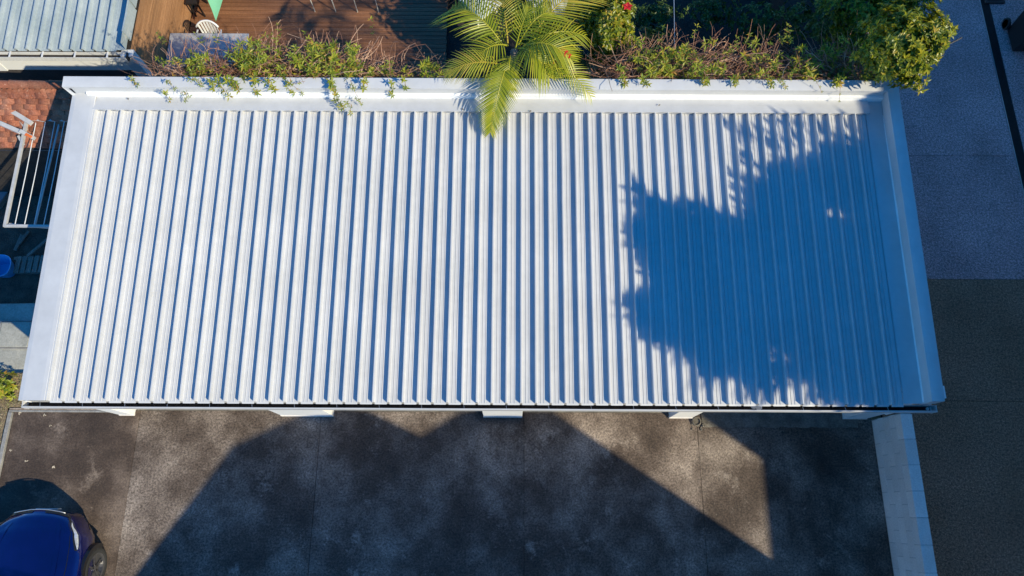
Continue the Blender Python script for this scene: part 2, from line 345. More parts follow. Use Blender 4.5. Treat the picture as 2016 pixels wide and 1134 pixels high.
# walls
b = MB(); b.box(-6.12, -5.9, .26, 4.70, -1.2, 2.46); b.build('side_wall', MT['white'], gar)
b = MB(); b.box(6.02, 6.26, .26, 4.70, -1.2, 2.46); b.build('side_wall', MT['white'], gar)
b = MB(); b.box(-6.12, 6.26, 4.702, 4.86, -1.2, 2.9); b.build('rear_wall', MT['white'], gar)
b = MB(); b.box(-5.9, 6.02, .24, 4.70, -.2, .012); b.build('floor', MT['footing'], gar)
b = MB(); b.box(-6.12, 6.26, .27, .40, 2.2, 2.44); b.build('lintel', MT['white'], gar)
piers = [(-6.33, -6.08), (-3.50, -2.60), (0.02, .69), (3.26, 3.66), (6.29, 6.70)]
for k, (a, c) in enumerate(piers):
    b = MB(); b.box(a, c, .12, .30, -.05, 2.42); bevel(b.build('pier', MT['white'], gar), .006)
    b = MB(); b.box(a-.004, c+.004, .110, .15, -.05, .1 if k in (1, 2) else .05); b.build('skirting', MT['block'], gar)
for k in range(4):
    a = piers[k][1]+.002; c = piers[k+1][0]-.002
    d = MB(); n = 26
    for i in range(n):
        z0 = .012+i*2.19/n; z1 = z0+2.19/n
        pr = [(.262, z0), (.25, z0+.02), (.25, z1-.02), (.262, z1)]
        for (ya, za), (yb, zb2) in zip(pr, pr[1:]): d.quad((a, ya, za), (c, ya, za), (c, yb, zb2), (a, yb, zb2))
    dd = d.build('roller_door', MT['door'], gar)
    b = MB(); b.box(a, c, .238, .26, .012, .05); b.build('bottom_rail', MT['kerb'], dd)
# roof sheets: one ribbed pan each
roof = bpy.data.objects.new('roof', None); COL.objects.link(roof); roof.parent = gar
prof = [(0, 0), (.010, RH), (.026, RH), (.036, .004), (.044, 0), (.080, 0), (.086, .008), (.092, 0), (.128, 0), (.134, .008), (.140, 0), (.188, 0), (PIT, 0)]
NY = 9
def jit(i, y): return .0035*noise.noise(Vector((i*3.7, y*.55, 2.2))) + .0018*noise.noise(Vector((i*9.1, y*1.7, 5.0)))
for i in range(NR):
    q = MB(); rowsp = []
    for j in range(NY+1):
        y = RL*j/NY; row = []
        for k, (dx, h) in enumerate(prof):
            ii = i+1 if k == len(prof)-1 else i
            hh = h
            if .04 < dx < .2: hh += .0016*noise.noise(Vector((i*5.3+dx*8, y*.9, 1)))
            row.append((X0+i*PIT+dx+jit(ii, y), y, rz(y)+hh))
        rowsp.append(row)
    q.grid(rowsp)
    # turned-up pan end under the flashing
    yy = RL-.012
    arc = []
    for t in range(9):
        u = t/8; dx = .036+(PIT-.036)*u
        arc.append((X0+i*PIT+dx, yy-.016*math.sin(math.pi*u)-.004, rz(yy)+RH*.92))
    base = [(x, y+.02, rz(y)+.002) for x, y, z in arc]
    q.grid([base, arc]); 
    # front lip
    q.quad((X0+i*PIT+.036, 0, rz(0)), (X0+(i+1)*PIT, 0, rz(0)), (X0+(i+1)*PIT, -.024, rz(0)-.010), (X0+i*PIT+.036, -.024, rz(0)-.010))
    q.build('roof_sheet', MT['roof'], roof)
# left barge flashing (flat, with down-turn)
b = MB(); pr = [(-6.36, -.10), (-6.362, RH-.004), (-6.30, RH+.004), (-6.05, RH+.006), (-6.0, RH+.002), (-5.992, RH-.006)]
b.grid([[(x, y, rz(y)+h+.002*noise.noise(Vector((x*2, y, 0)))) for x, h in pr] for y in [-.004+RL*1.06*t/8 for t in range(9)]])
b.build('barge_flashing', MT['flash'], gar)
b = MB(); b.box(-6.34, -6.30, -.002, 4.72, 2.38, 2.50); b.build('barge_board', MT['white'], gar)
# rear flashing pan
for (xa, xb, k) in ((-6.30, -1.9, 0), (-1.9, 1.62, 1), (1.62, 6.04, 2)):
    b = MB(); pts = []
    for x in [xa+(xb-xa)*t/20 for t in range(21)]:
        w = .0012*noise.noise(Vector((x*1.3, 2, 0)))
        pts.append([(x, RL-.022, rz(RL)+RH-.012), (x, RL-.02, rz(RL)+RH+.004+k*.0012), (x, RL+.10, rz(RL)+RH-.004+w+k*.0012), (x, 4.738, rz(RL)+.045+w+k*.0012)])
    b.grid(pts); b.build('rear_flashing', MT['flash'], gar)
# rear parapet: inner face + cap
ZC = 3.06
b = MB(); b.box(-6.30, 6.24, 4.74, 4.83, 2.6, ZC-.012); b.build('rear_parapet', MT['flash'], gar)
b = MB(); pr = [(4.722, ZC-.045), (4.722, ZC-.003), (4.728, ZC), (4.895, ZC+.012), (4.90, ZC+.009), (4.90, ZC-.06)]
for (xa, xb, dz) in ((-6.40, -2.2, 0), (-2.2, 2.05, .0015), (2.05, 6.412, 0)):
    q = MB(); q.grid([[(x, y, z+dz) for y, z in pr] for x in (xa, xb)])
    if xa < -6: q.face(range(0, 6)) if False else q.quad((xa, 4.722, ZC-.045), (xa, 4.90, ZC-.06), (xa, 4.90, ZC+.009), (xa, 4.722, ZC-.003))
    shade_auto(q.build('rear_parapet_cap', MT['flash'], gar), 30)
# left return where the cap folds down to the barge
b = MB(); b.quad((-6.40, 4.722, ZC-.003), (-6.355, 4.70, rz(4.7)+.06), (-6.30, 4.72, rz(4.7)+.06), (-6.33, 4.722, ZC-.003)); b.build('cap_return', MT['flash'], gar)
# right parapet, following the fall of the roof
def zp(y): return 2.84 + (y-.02)*(ZC-2.84)/4.80
b = MB()
pts = []
for t in range(13):
    y = .02+4.74*t/12
    w = .002*noise.noise(Vector((y*2, 0, 3)))
    pts.append([(6.0, y, rz(y)+.010), (6.12, y, rz(y)+.012+w), (6.285, y, rz(y)+.016), (6.262+w, y, rz(y)+.035), (6.250, y, (zp(y)+rz(y))/2+.03), (6.243, y, zp(y)-.004)])
b.grid(pts); shade_auto(b.build('side_parapet_lining', MT['flash'], gar), 40)
b = MB(); pr = [(6.238, -.022), (6.238, -.002), (6.243, .001), (6.405, .006), (6.412, .003), (6.412, -.13)]
q = MB(); q.grid([[(x, y, zp(y)+h) for x, h in pr] for y in (.015, 2.3, 4.718)]); shade_auto(q.build('side_parapet_cap', MT['flash'], gar), 30)
b = MB(); b.prism([(6.225, 2.50), (6.402, 2.62), (6.402, zp(0)-.006), (6.245, zp(0)-.008), (6.24, 2.60)], -.03, -.012, Matrix(((1, 0, 0, 0), (0, 0, -1, 0), (0, 1, 0, 0), (0, 0, 0, 1))))
b.build('parapet_end_plate', MT['flash'], gar)
b = MB(); b.box(6.26, 6.40, .03, 4.72, 2.3, 2.78); b.build('side_parapet', MT['white'], gar)
# gutter
gu = bpy.data.objects.new('gutter', None); COL.objects.link(gu); gu.parent = gar
gp = [(.006, 2.525), (.0, 2.36), (-.068, 2.36), (-.068, 2.505), (-.072, 2.509), (-.086, 2.509), (-.090, 2.50), (-.083, 2.345), (-.004, 2.34)]
b = MB(); b.grid([[(x, y+.0015*noise.noise(Vector((x*.9, 0, 0))), z+.002*noise.noise(Vector((x*.7, 4, 0)))) for y, z in gp] for x in [-6.372+12.86*t/40 for t in range(41)]])
b.build('trough', MT['flash'], gu)
for x in (-6.372, 6.482):
    q = MB(); q.box(x-.004, x+.004, -.089, .004, 2.345, 2.506); q.build('stop_end', MT['flash'], gu)
q = MB(); q.box(-.006, .006, -.108, .002, 2.500, 2.506, Matrix.Rotation(.35, 4, 'Z') @ Matrix.Identity(4))
br0 = None
for i in range(22):
    x = -6.13+i*.596
    if br0 is None:
        q = MB(); q.bar((x, .0, 2.498), (x+.012, -.076, 2.503), .005, .003); br0 = q.build('bracket', MT['galv'], gu); bx0 = x
    else: dupe(br0, gu, (x-bx0, 0, 0))
b = MB(); b.lathe([(.022, 0), (.024, .012), (.008, .016)], (6.385, -.035, 2.44), 10); b.build('outlet', MT['plastic'], gu)
b = MB(); b.box(-6.36, 6.46, -.067, -.002, 2.362, 2.385); b.build('dark_floor', MT['soil'], gu)  # dark floor standing in for the shade inside the gutter
# plinth strip along doors + footing in front of the last bay
b = MB(); b.box(-6.05, 3.24, .205, .252, -.2, .010); b.build('door_sill', MT['footing'], gar)
poly = []
xs = [3.84+2.70*i/40 for i in range(41)]
for x in xs: poly.append((x, -.035+.02*noise.noise(Vector((x*6, 0, 0)))+.02*noise.noise(Vector((x*19, 3, 0)))))
poly += [(6.56, .22), (3.82, .22)]
b = MB(); b.prism(poly, -.1, .018); b.build('footing_strip', MT['footing'], gar)
# downpipes
dp = P(1371, 829, .02)
b = MB(); b.tube([(dp.x+.22, .0, 2.40), (dp.x+.22, .02, 2.32), (dp.x+.2, .12, 2.27), (dp.x+.2, .24, 2.26)], .045, 12)
pp = shade_auto(b.build('downpipe', MT['white'], gar), 50)
b = MB(); b.lathe([(.075, 0), (.078, .05), (.06, .055), (.058, .03), (.0, .03)], (dp.x, .055, 0), 16); tag(b.build('pipe_collar', MT['footing'], None), 'round pale pipe collar set in the ground beside the footing strip', 'pipe')
b = MB(); b.tube([(4.02, -.02, 2.40), (4.02, .0, 2.30), (4.02, .10, 2.26), (4.02, .24, 2.26)], .045, 12); shade_auto(b.build('downpipe', MT['white'], gar), 50)
b = MB(); b.tube([(6.50, -.03, 2.39), (6.52, -.01, 2.28), (6.60, .08, 2.1), (6.60, .12, 1.9), (6.60, .12, .9)], .045, 12); shade_auto(b.build('downpipe', MT['white'], gar), 50)

# rubble by the downpipe foot
rb = thing('rubble_pile', (dp.x+.1, .02, 0), 'small crumbled concrete rubble at the foot of the white downpipe', 'rubble')
b = MB()
for i in range(46):
    a = random.gauss(0, .09); c = random.gauss(-.015, .035); r = random.uniform(.006, .022)
    m3 = Matrix.Translation((dp.x+.09+a, .02+c, r*.6)) @ Matrix.Rotation(random.random()*6, 4, Vector((random.random(), random.random(), 1)).normalized())
    b.box(-r, r, -r*.8, r*.8, -r*.6, r*.6, m3)
b.build('fragments', MT['footing'], rb, kind='stuff')

# ================================================================== BLOCK WALL on the right
bw = thing('block_wall', (6.89, -2, 0), 'low white painted concrete block wall running forward from the garage corner', 'wall')
b = MB(); b.box(6.812, 6.978, -9.0, .10, -.05, .938); b.build('core', MT['mortar'], bw)
proto = None
bl, bh = .392, .188
for c in range(5):
    off = 0 if c % 2 == 0 else .2
    y = .09+off-.2
    for k in range(14):
        ya = .09-(k+1)*.4+off; yb = ya+bl
        yb2 = min(yb, .10)
        if yb2-ya < .05: continue
        if proto is None and abs(yb2-yb) < 1e-6:
            q = MB(); q.box(6.80, 6.99, ya, yb, c*.19+.0, c*.19+bh); proto = q.build('block', MT['block'], bw); bevel(proto, .004, 1); py, pz = ya, c*.19
        elif abs(yb2-yb) < 1e-6: 
            d = dupe(proto, bw, (random.uniform(-.002, .002), ya-py, c*.19-pz))
        else:
            q = MB(); q.box(6.80, 6.99, ya, yb2, c*.19, c*.19+bh); bevel(q.build('block', MT['block'], bw), .004, 1)

# ================================================================== OFF-FRAME NEIGHBOURS that cast the shade
def q2w(qx, qy, z): return Vector((qx+LX*z, qy+LY*z, z))
def facade(q, Yc):
    z = (q[1]-Yc)/(-LY); return (q[0]+LX*z, z)
Yc = -6.0
pts = [facade(q, Yc) for q in ((-5.62, -2.49), (-4.29, -.42), (-3.0, .22), (-2.45, .24), (-1.96, .19), (-1.05, -.23), (-.36, .2), (.2, .25), (1.30, .20), (4.75, -2.11))]
sh = thing('neighbour_house', (4.5, -9, 0), 'tall rendered neighbour house with twin gables south of the driveway', 'house')
poly = [(-2.0, -.06), (-1.6, 4.0)] + [(x, z) for x, z in pts] + [(10.2, -.06)]
mm = Matrix(((1, 0, 0, 0), (0, 0, -1, Yc), (0, 1, 0, 0), (0, 0, 0, 1)))
b = MB(); b.prism(poly, .02, 9.0, mm); b.build('wall', MT['render'], sh)
b = MB()
tops = [(-1.6, 4.0)] + pts[:-1]
for (xa, za), (xb, zb2) in zip(tops, tops[1:]):
    b.quad((xa, Yc-.0, za+.03), (xb, Yc-.0, zb2+.03), (xb, Yc-9.1, zb2+.03), (xa, Yc-9.1, za+.03))
b.build('roof', MT['greyroof'], sh)
for x in (1.5, 4.5, 7.5):
    b = MB(); b.box(x-.6, x+.6, Yc-.01, Yc+.02, 1.0, 2.3); w = b.build('window', MT['white'], sh)
    b = MB(); b.box(x-.55, x+.55, Yc+.02, Yc+.03, 1.05, 2.25); b.build('pane', MT['glass'], w)
XE = 12.6
zl = (XE-4.80)/LX; zt_ = (XE-2.82)/LX
eb = thing('apartment_block', (16, 0, 0), 'pale rendered apartment block along the right side of the driveway', 'building')
b = MB(); b.box(XE, XE+9, -24, -6.15, -.06, zl); b.build('low_wing', MT['render'], eb)
b = MB(); b.box(XE, XE+9, -6.15, 16, -.06, zt_); b.build('tall_wing', MT['render'], eb)
for k in range(6):
    for z in (1.0, 4.0, 6.5):
        b = MB(); y = -4.5+k*3.2; b.box(XE-.03, XE+.01, y, y+1.4, z, z+1.3); w = b.build('window', MT['white'], eb)
        b = MB(); b.box(XE-.04, XE-.03, y+.05, y+1.35, z+.05, z+1.25); b.build('pane', MT['glass'], w)
# tree whose crown shades the right end of the roof
tr = thing('shade_tree', (9.9, -1.4, 0), 'tall leafy tree standing on the right driveway beside the apartment block', 'tree')
maskpx = [(1245, 372), (1262, 420), (1238, 455), (1262, 500), (1290, 560), (1240, 590), (1262, 640), (1300, 690), (1330, 650), (1350, 700), (1400, 745), (1440, 720), (1480, 775), (1530, 770), (1560, 730), (1600, 775), (1660, 797),
          (1800, 800), (1800, 400), (1760, 330), (1690, 290), (1620, 285), (1560, 330), (1510, 330), (1480, 350), (1478, 400), (1470, 440), (1430, 430), (1405, 425), (1390, 410), (1340, 402), (1300, 408), (1275, 390)]
def roofq(px, py):
    z = 2.66
    for _ in range(4):
        w = P(px, py, z); z = rz(w.y)+.02
    return (w.x-LX*z, w.y-LY*z)
mq = [roofq(*p) for p in maskpx]
def inside(p, poly):
    c = False; n = len(poly)
    for i in range(n):
        (x1, y1), (x2, y2) = poly[i], poly[(i+1) % n]
        if (y1 > p[1]) != (y2 > p[1]) and p[0] < (x2-x1)*(p[1]-y1)/(y2-y1)+x1: c = not c
    return c
xs_ = [p[0] for p in mq]; ys_ = [p[1] for p in mq]
b = MB(); cnt = 0
thin = [roofq(*p) for p in ((1425, 225), (1700, 225), (1700, 330), (1560, 400), (1470, 440), (1440, 330))]
spots = [roofq(*p) for p in ((1515, 250), (1545, 275), (1490, 285), (1560, 330), (1600, 300), (1630, 262), (1655, 240), (1500, 350), (1450, 400), (1650, 420), (1710, 425), (1580, 240), (1533, 755), (1555, 720), (1520, 700), (1470, 775), (1600, 770))]
while cnt < 3800:
    qx = random.uniform(min(xs_), max(xs_)); qy = random.uniform(min(ys_), max(ys_))
    if not inside((qx, qy), mq): continue
    if any((qx-a)**2*1.5+(qy-c)**2*.6 < .016 for a, c in spots): continue
    z = random.uniform(6.2, 8.6); c = q2w(qx, qy, z)
    b.rosette(c, Vector((random.gauss(0, .4), random.gauss(0, .4), 1)), 6, .17, .07); cnt += 1
# long feathery sprays along the crown's edge
mcx = sum(p[0] for p in mq)/len(mq); mcy = sum(p[1] for p in mq)/len(mq)
def feather(px, py, ang, L, z):
    q0 = roofq(px, py); c = q2w(q0[0], q0[1], z); d = Vector((math.cos(ang), math.sin(ang), -.1)); sd = Vector((-d.y, d.x, 0))
    for t in range(16):
        u = t/15; p = c+d*L*(u-.62)
        for s_ in (-1, 1):
            b.leaf(p, d*.8+sd*s_*(.8-.4*u), Vector((0, 0, 1)), .30*(1-.55*u)*random.uniform(.8, 1.1), .030, .1, .2)
def finger(px, py, ang, L, w, z):
    q0 = roofq(px, py); c = q2w(q0[0], q0[1], z); d = Vector((math.cos(ang), math.sin(ang), -.06))
    b.leaf(c-d*L*.35, d, Vector((0, 0, 1)), L, w, .06, .04)
for (xa, ya), (xb, yb) in zip(maskpx[:17], maskpx[1:18]):
    n = max(2, int(math.hypot(xb-xa, yb-ya)/17))
    for t in range(n):
        px, py = xa+(xb-xa)*t/n, ya+(yb-ya)*t/n
        left = px < 1320
        finger(px+random.uniform(-6, 22), py+random.uniform(-5, 5), math.radians((176 if left else 232)+random.uniform(-16, 16)), random.uniform(.35, .75), random.uniform(.07, .12), random.uniform(7.0, 7.5))
for k in range(60):                                     # loose streaks at the back of the crown
    finger(random.uniform(1430, 1690), random.uniform(232, 345), math.radians(random.uniform(118, 142)), random.uniform(.35, .7), random.uniform(.06, .11), random.uniform(6.8, 7.4))
for px, py in ((1445, 345), (1455, 375), (1460, 400), (1465, 425), (1470, 310), (1450, 270), (1250, 365), (1275, 380), (1310, 398), (1350, 398), (1390, 405), (1425, 425)):
    for m_ in range(2): finger(px+random.uniform(-5, 8), py+random.uniform(-6, 6), math.radians(random.uniform(112, 150)), random.uniform(.35, .6), random.uniform(.06, .10), random.uniform(6.9, 7.3))
b.build('crown', MT['leafdark'], tr, kind='stuff')
b = MB(); b.tube([(9.95, -1.6, -.06), (9.85, -1.55, 2), (9.7, -1.4, 4.5), (9.3, -1.2, 7)], .16, 10, .05)
for k in range(7):
    q0 = (random.uniform(min(xs_)+.8, max(xs_)-.3), random.uniform(min(ys_)+.8, max(ys_)-.8)); e = q2w(q0[0], q0[1], 7.2)
    b.tube([(9.75, -1.42, 4.0+.3*k), ((9.75+e.x)/2, (-1.42+e.y)/2, 5.9), tuple(e)], .05, 6, .015)
b.build('trunk', MT['bark'], tr, smooth=True)
# small unseen tree added below the frame to shade the parked car
t2 = thing('added_shade_tree', (-4.3, -5.4, 0), 'small round leafy tree added out of view to shade the parked blue car', 'tree')
b = MB()
for k in range(1500):
    v = Vector((random.gauss(0, 1), random.gauss(0, 1), random.gauss(0, 1))).normalized()*random.uniform(.3, 1)**.4
    qc = Vector((-7.55, -3.05)); c = q2w(qc.x, qc.y, 3.3)+Vector((v.x*1.15, v.y*1.15, v.z*.95))
    b.rosette(c, v+Vector((0, 0, .4)), 6, .15, .07)
b.build('crown', MT['leafdark'], t2, kind='stuff')
b = MB(); b.tube([(c_ := q2w(-7.55, -3.05, 3.3)) and (c_.x, c_.y, -.06), (c_.x+.05, c_.y, 1.5), (c_.x, c_.y, 3.2)], .09, 8, .04); b.build('trunk', MT['bark'], t2, smooth=True)
t2.location = (c_.x, c_.y, 0)
for ch in t2.children: ch.location = -Vector((c_.x, c_.y, 0))+Vector((-4.3, -5.4, 0))

MT['litwall'] = mat('lit_white_wall', [(.3, (.84, .84, .82)), (.7, (.9, .9, .88))], 3, .5, stain=[(6, .64, .74, (.4, .4, .38), .4)])  # sunlit upper part of the same white house wall
# ================================================================== HOUSE, top left
wb = P(372, 58, ZB); HX = wb.x                    # face of the timber wall
ZE = 1.25                                           # eave height
he = P(120, 106, ZE); HY = he.y                    # front wall line
hs_ = thing('house', (HX-3, HY+2, ZB), 'low house with faded blue ribbed roof, white front wall and brown timber side', 'house')
SL2 = math.tan(RAD(3.0))
def hz(y): return ZE+.05+(y-HY)*SL2
# white front wall, garage shadow painted in as a dark lower part, + return post at the corner
b = MB(); b.box(HX-14, HX-.14, HY+.02, HY+.14, ZB-.1, ZE-.10); b.build('front_wall', MT['shadewall'], hs_)
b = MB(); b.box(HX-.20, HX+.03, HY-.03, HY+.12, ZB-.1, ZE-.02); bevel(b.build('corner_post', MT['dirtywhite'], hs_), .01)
b = MB(); b.box(HX-14, HX-2.62, HY-.012, HY+.02, ZE-.53, ZE-.12); b.build('lit_wall_band', MT['litwall'], hs_)  # lower edge follows the painted garage shadow line
b = MB(); b.box(HX-2.62, HX-.2, HY-.004, HY+.02, ZE-.50, ZE-.12); b.build('lit_wall_band', MT['litwall'], hs_)
# side wall boards
proto = None; nb = 13; bh_ = (ZE-.02-ZB)/nb
for i in range(nb):
    if proto is None:
        q = MB(); q.box(HX-.03, HX, HY+.13, HY+6.5, ZB, ZB+bh_-.006); proto = q.build('cladding_board', MT['cladding'], hs_)
    else: dupe(proto, hs_, (random.uniform(-.004, .004), 0, i*bh_))
b = MB(); b.box(HX-.14, HX-.032, HY+.12, HY+6.5, ZB-.1, ZE-.03); b.build('side_wall', MT['soil'], hs_)
# roof sheets
rp = .205; k = 0
rf = bpy.data.objects.new('roof', None); COL.objects.link(rf); rf.parent = hs_
pf = [(0, 0), (.008, .075), (.03, .075), (.045, 0), (.10, 0), (.106, .004), (.112, 0), (.15, 0), (.156, .004), (.162, 0), (rp, 0)]
proto = None
for i in range(20):
    x = HX-.24-rp*(i+1)
    if proto is None:
        q = MB(); q.grid([[(x+dx, y, hz(y)+h) for dx, h in pf] for y in (HY+.02, HY+2, HY+6.5)]); proto = q.build('roof_sheet', MT['houseroof'], rf); x00 = x
    else: dupe(proto, rf, (x-x00, 0, random.uniform(-.002, .002)))
b = MB(); b.grid([[(HX-.24, y, hz(y)), (HX-.06, y, hz(y)+.002), (HX-.05, y, hz(y)+.22)] for y in (HY+.05, HY+6.5)]); b.build('barge_lining', MT['houseroof'], rf)
for j in range(9):
    y = HY+.28+j*.70
    q = MB(); q.box(HX-.055, HX-.03, y, y+.67, hz(y)-.05, hz(y)+.235); q.build('barge_strip', MT['houseroof'], rf)
# gutter with straps
gh = bpy.data.objects.new('house_gutter', None); COL.objects.link(gh); gh.parent = hs_
b = MB(); g = [(HY+.02, ZE+.03), (HY+.015, ZE-.07), (HY-.085, ZE-.07), (HY-.085, ZE+.02), (HY-.095, ZE+.024), (HY-.10, ZE-.08), (HY+.018, ZE-.085)]
b.grid([[(x, y, z) for y, z in g] for x in (HX-14, HX-.05)]); b.build('trough', MT['dirtywhite'], gh)
b = MB(); b.box(HX-14, HX-.06, HY-.084, HY+.012, ZE-.068, ZE-.05); b.build('dark_floor', MT['soil'], gh)  # dark strip along the trough floor
b = MB(); b.box(HX-.06, HX-.045, HY-.1, HY+.02, ZE-.09, ZE+.03); b.build('stop_end', MT['dark'], gh)
proto = None
for i in range(9):
    x = HX-.42-i*.60
    if proto is None:
        q = MB(); q.box(x, x+.03, HY-.096, HY+.03, ZE+.026, ZE+.034); proto = q.build('strap', MT['dirtywhite'], gh); x00 = x
    else: dupe(proto, gh, (x-x00, 0, 0))
# round wall lamp on the timber side
lp = P(298, 6, .35); b = MB(); b.lathe([(.09, 0), (.09, .04), (.06, .07), (.0, .075)], (HX, lp.y, .8), 16, Matrix.Rotation(RAD(90), 3, 'Y')); shade_auto(b.build('wall_lamp', MT['galv'], hs_), 40)
# cable against the wall
cp = [P(247, 157, -.2), P(252, 150, -.15), P(262, 145, -.1), P(278, 143, -.05), P(288, 138, 0), P(290, 132, .1)]
b = MB(); b.tube(cp, .012, 6); c = b.build('garden_hose', MT['plastic'], None, smooth=True)
tag(c, 'thin white hose curving out from the white house corner behind the garage', 'hose')

# ================================================================== TILED LEAN-TO, left
TR = P(60, 168, 2.12)      # ridge
tl = thing('tiled_lean_to', (TR.x, TR.y, ZY), 'small terracotta tiled lean-to roof between garage and white house wall', 'lean-to')
tsl = math.tan(RAD(38)); TW, TLN = .205, .072
def tz(y): return 2.12-(TR.y-y)*tsl
xr = -6.20
b = MB(); y1 = TR.y-.02; y0 = TR.y-.84
b.quad((xr-4, y0, tz(y0)-.05), (xr, y0, tz(y0)-.05), (xr, y1, tz(y1)-.05), (xr-4, y1, tz(y1)-.05)); b.quad((xr-4, y0, tz(y0)-.06), (xr-4, y0, ZY), (xr, y0, ZY), (xr, y0, tz(y0)-.06)); b.build('roof_base', MT['soil'], tl)
tp = MB()
sec = []
for j in range(7):
    u = j/6; sec.append((u*TW, .020*math.sin(u*math.pi*1.0)**1 if u < .62 else .020*math.sin(.62*math.pi)*(1-(u-.62)/.38)))
rowsp = []
for (t, dz) in ((0, .008), (0, .030), (TLN*1.15, .012)):
    rowsp.append([(x, t-.012*math.sin(x/TW*math.pi), h*1.35+dz+t*tsl*.93) for x, h in sec])
tp.grid(rowsp); tp.grid([[(x, 0, h-.002) for x, h in sec], [(x, -.012*math.sin(x/TW*math.pi), h*1.35+.03) for x, h in sec]])
proto = None
for r in range(10):
    y = TR.y-.10-(r+1)*TLN; off = (TW/2 if r % 2 else 0)
    for k in range(15):
        x = xr-.02-(k+1)*TW+off*.6+.04
        if x+TW > xr+.02: continue
        if proto is None:
            q = MB(); q.v = [(a+x, bb+y, c+tz(y)-.03) for a, bb, c in tp.v]; q.f = list(tp.f); q.t = list(tp.t); proto = q.build('tile', MT['tile'], tl, smooth=False); p0 = (x, y)
        else:
            d = dupe(proto, tl, (x-p0[0]+random.uniform(-.006, .006), y-p0[1]+random.uniform(-.006, .006), tz(y)-tz(p0[1])+random.uniform(-.003, .004)))
# ridge course: half-round caps, then a slanted course
proto = None
for k in range(9):
    x = xr-.10-k*.33
    q = None
    if proto is None:
        q = MB(); n = 7; pts = []
        for (dx, r_) in ((0, .075), (.30, .085), (.335, .092)):
            pts.append([(x-dx, TR.y+.02-r_*math.cos(math.pi*i/(n-1))*.9, tz(TR.y)-.02+r_*math.sin(math.pi*i/(n-1))) for i in range(n)])
        q.grid(pts); proto = q.build('ridge_cap', MT['tile'], tl, smooth=True); x00 = x
    else: dupe(proto, tl, (x-x00, 0, random.uniform(-.004, .004)))
proto = None
for k in range(34):
    x = xr-.12-k*.095
    if proto is None:
        q = MB(); ya, yb = TR.y-.16, TR.y-.03
        za, zb3 = tz(ya)+.005, tz(yb)+.012
        q.box(-.043, .043, 0, .165, 0, .016, Matrix.Translation((x, ya, za)) @ Matrix.Rotation(RAD(33), 4, 'Z') @ Matrix.Rotation(RAD(20), 4, 'X')); proto = q.build('valley_tile', MT['tile'], tl); x00 = x
    else: dupe(proto, tl, (x-x00, 0, random.uniform(-.003, .003)))

# ================================================================== SIDE YARD
cz = 1.75
TLp, BLp = P(53, 237, cz), P(10, 445, cz)
BRp = Vector((-6.13, BLp.y, cz)); TRp = Vector((-6.13, TLp.y, cz))
cl = thing('clothesline', (TLp.x, (TLp.y+BLp.y)/2, ZY), 'white folding frame clothesline beside the left garage wall', 'clothesline')
b = MB(); b.bar(TLp, BLp, .045, .045); b.build('frame_rail', MT['metalwhite'], cl)
b = MB(); b.bar(TLp+Vector((-.02, 0, .001)), TRp, .04, .04); b.build('frame_rail', MT['metalwhite'], cl)
b = MB(); b.bar(BLp+Vector((-.02, 0, .001)), BRp, .04, .04); b.build('frame_rail', MT['metalwhite'], cl)
b = MB(); b.bar(P(118, 238, cz-.02), P(68, 447, cz-.02), .022, .022); b.build('frame_rail', MT['metalwhite'], cl)
for k in range(9):
    u = (k+1)/10
    a = TLp.lerp(TRp, u*.95); c = BLp.lerp(BRp, u*.95)
    b = MB(); b.tube([a, a.lerp(c, .5)+Vector((0, 0, -.012)), c], .0075, 5); b.build('line', MT['plastic'], cl)
for (a, c, w) in (((2, 206), (62, 243), .075), ((-6, 240), (40, 260), .07), ((40, 258), (68, 273), .06)):
    b = MB(); b.bar(P(*a, cz+.10), P(*c, cz+.06), w, .05); b.build('arm', MT['metalwhite'], cl)
b = MB(); b.bar(P(50, 264, cz+.11), P(62, 270, cz+.11), .05, .012); b.build('orange_tape', MT['orange'], cl)
for (a, c) in (((40, 236), (52, 255)), ((37, 268), (46, 285))):
    b = MB(); b.bar(P(*a, cz-.02), P(*c, cz-.04), .04, .04); b.build('brace', MT['metalwhite'], cl)
for px, py in ((56, 242), (15, 440)):
    e = P(px, py, cz); b = MB(); b.bar((e.x, e.y, cz-.03), (-6.13, e.y, cz-.45), .03, .03); b.build('bracket', MT['metalwhite'], cl)
# yard clutter
def plank(px, py, L, w, ang, z, m='oldwood', h=.025, label=None, cat='plank', name='plank', group=None):
    p = P(px, py, z); q = MB(); q.box(-w/2, w/2, -L/2, L/2, 0, h, Matrix.Translation(p) @ Matrix.Rotation(ang, 4, 'Z'))
    o = q.build(name, MT[m]); tag(o, label, cat, group); return o
pal = thing('timber_pallet', P(60, 520, ZY+.1), 'grey weathered timber pallet lying in the dark side yard', 'pallet')
for i, px in enumerate((34, 46, 58, 70, 82)):
    p = P(px, 521-i*0.5, ZY+.12); q = MB(); q.box(p.x-.045, p.x+.045, p.y-.17, p.y+.17, ZY+.10, ZY+.12); q.build('board', MT['oldwood'], pal)
for py in (510, 535):
    a = P(30, py, ZY+.06); c = P(88, py, ZY+.06); q = MB(); q.box(a.x, c.x, a.y-.03, a.y+.03, ZY, ZY+.10); q.build('bearer', MT['oldwood'], pal)
plank(86, 478, .75, .05, RAD(-42), ZY+.13, label='long thin timber batten leaning diagonally across the pallet', cat='batten', name='timber_batten')
plank(38, 478, .34, .07, RAD(-12), ZY+.02, label='short grey board lying above the pallet', cat='board', name='short_board')
plank(48, 468, .3, .05, RAD(-25), ZY+.04, label='narrow pale offcut lying across the short grey board', cat='board', name='timber_offcut')
plank(118, 285, .42, .12, RAD(-4), ZY+.35, 'oldwood', .03, label='upright brown board leaning under the clothesline by the garage wall', cat='board', name='leaning_board')
plank(88, 300, .36, .14, RAD(8), ZY+.2, 'tile', .03, label='reddish board propped under the clothesline', cat='board', name='reddish_board')
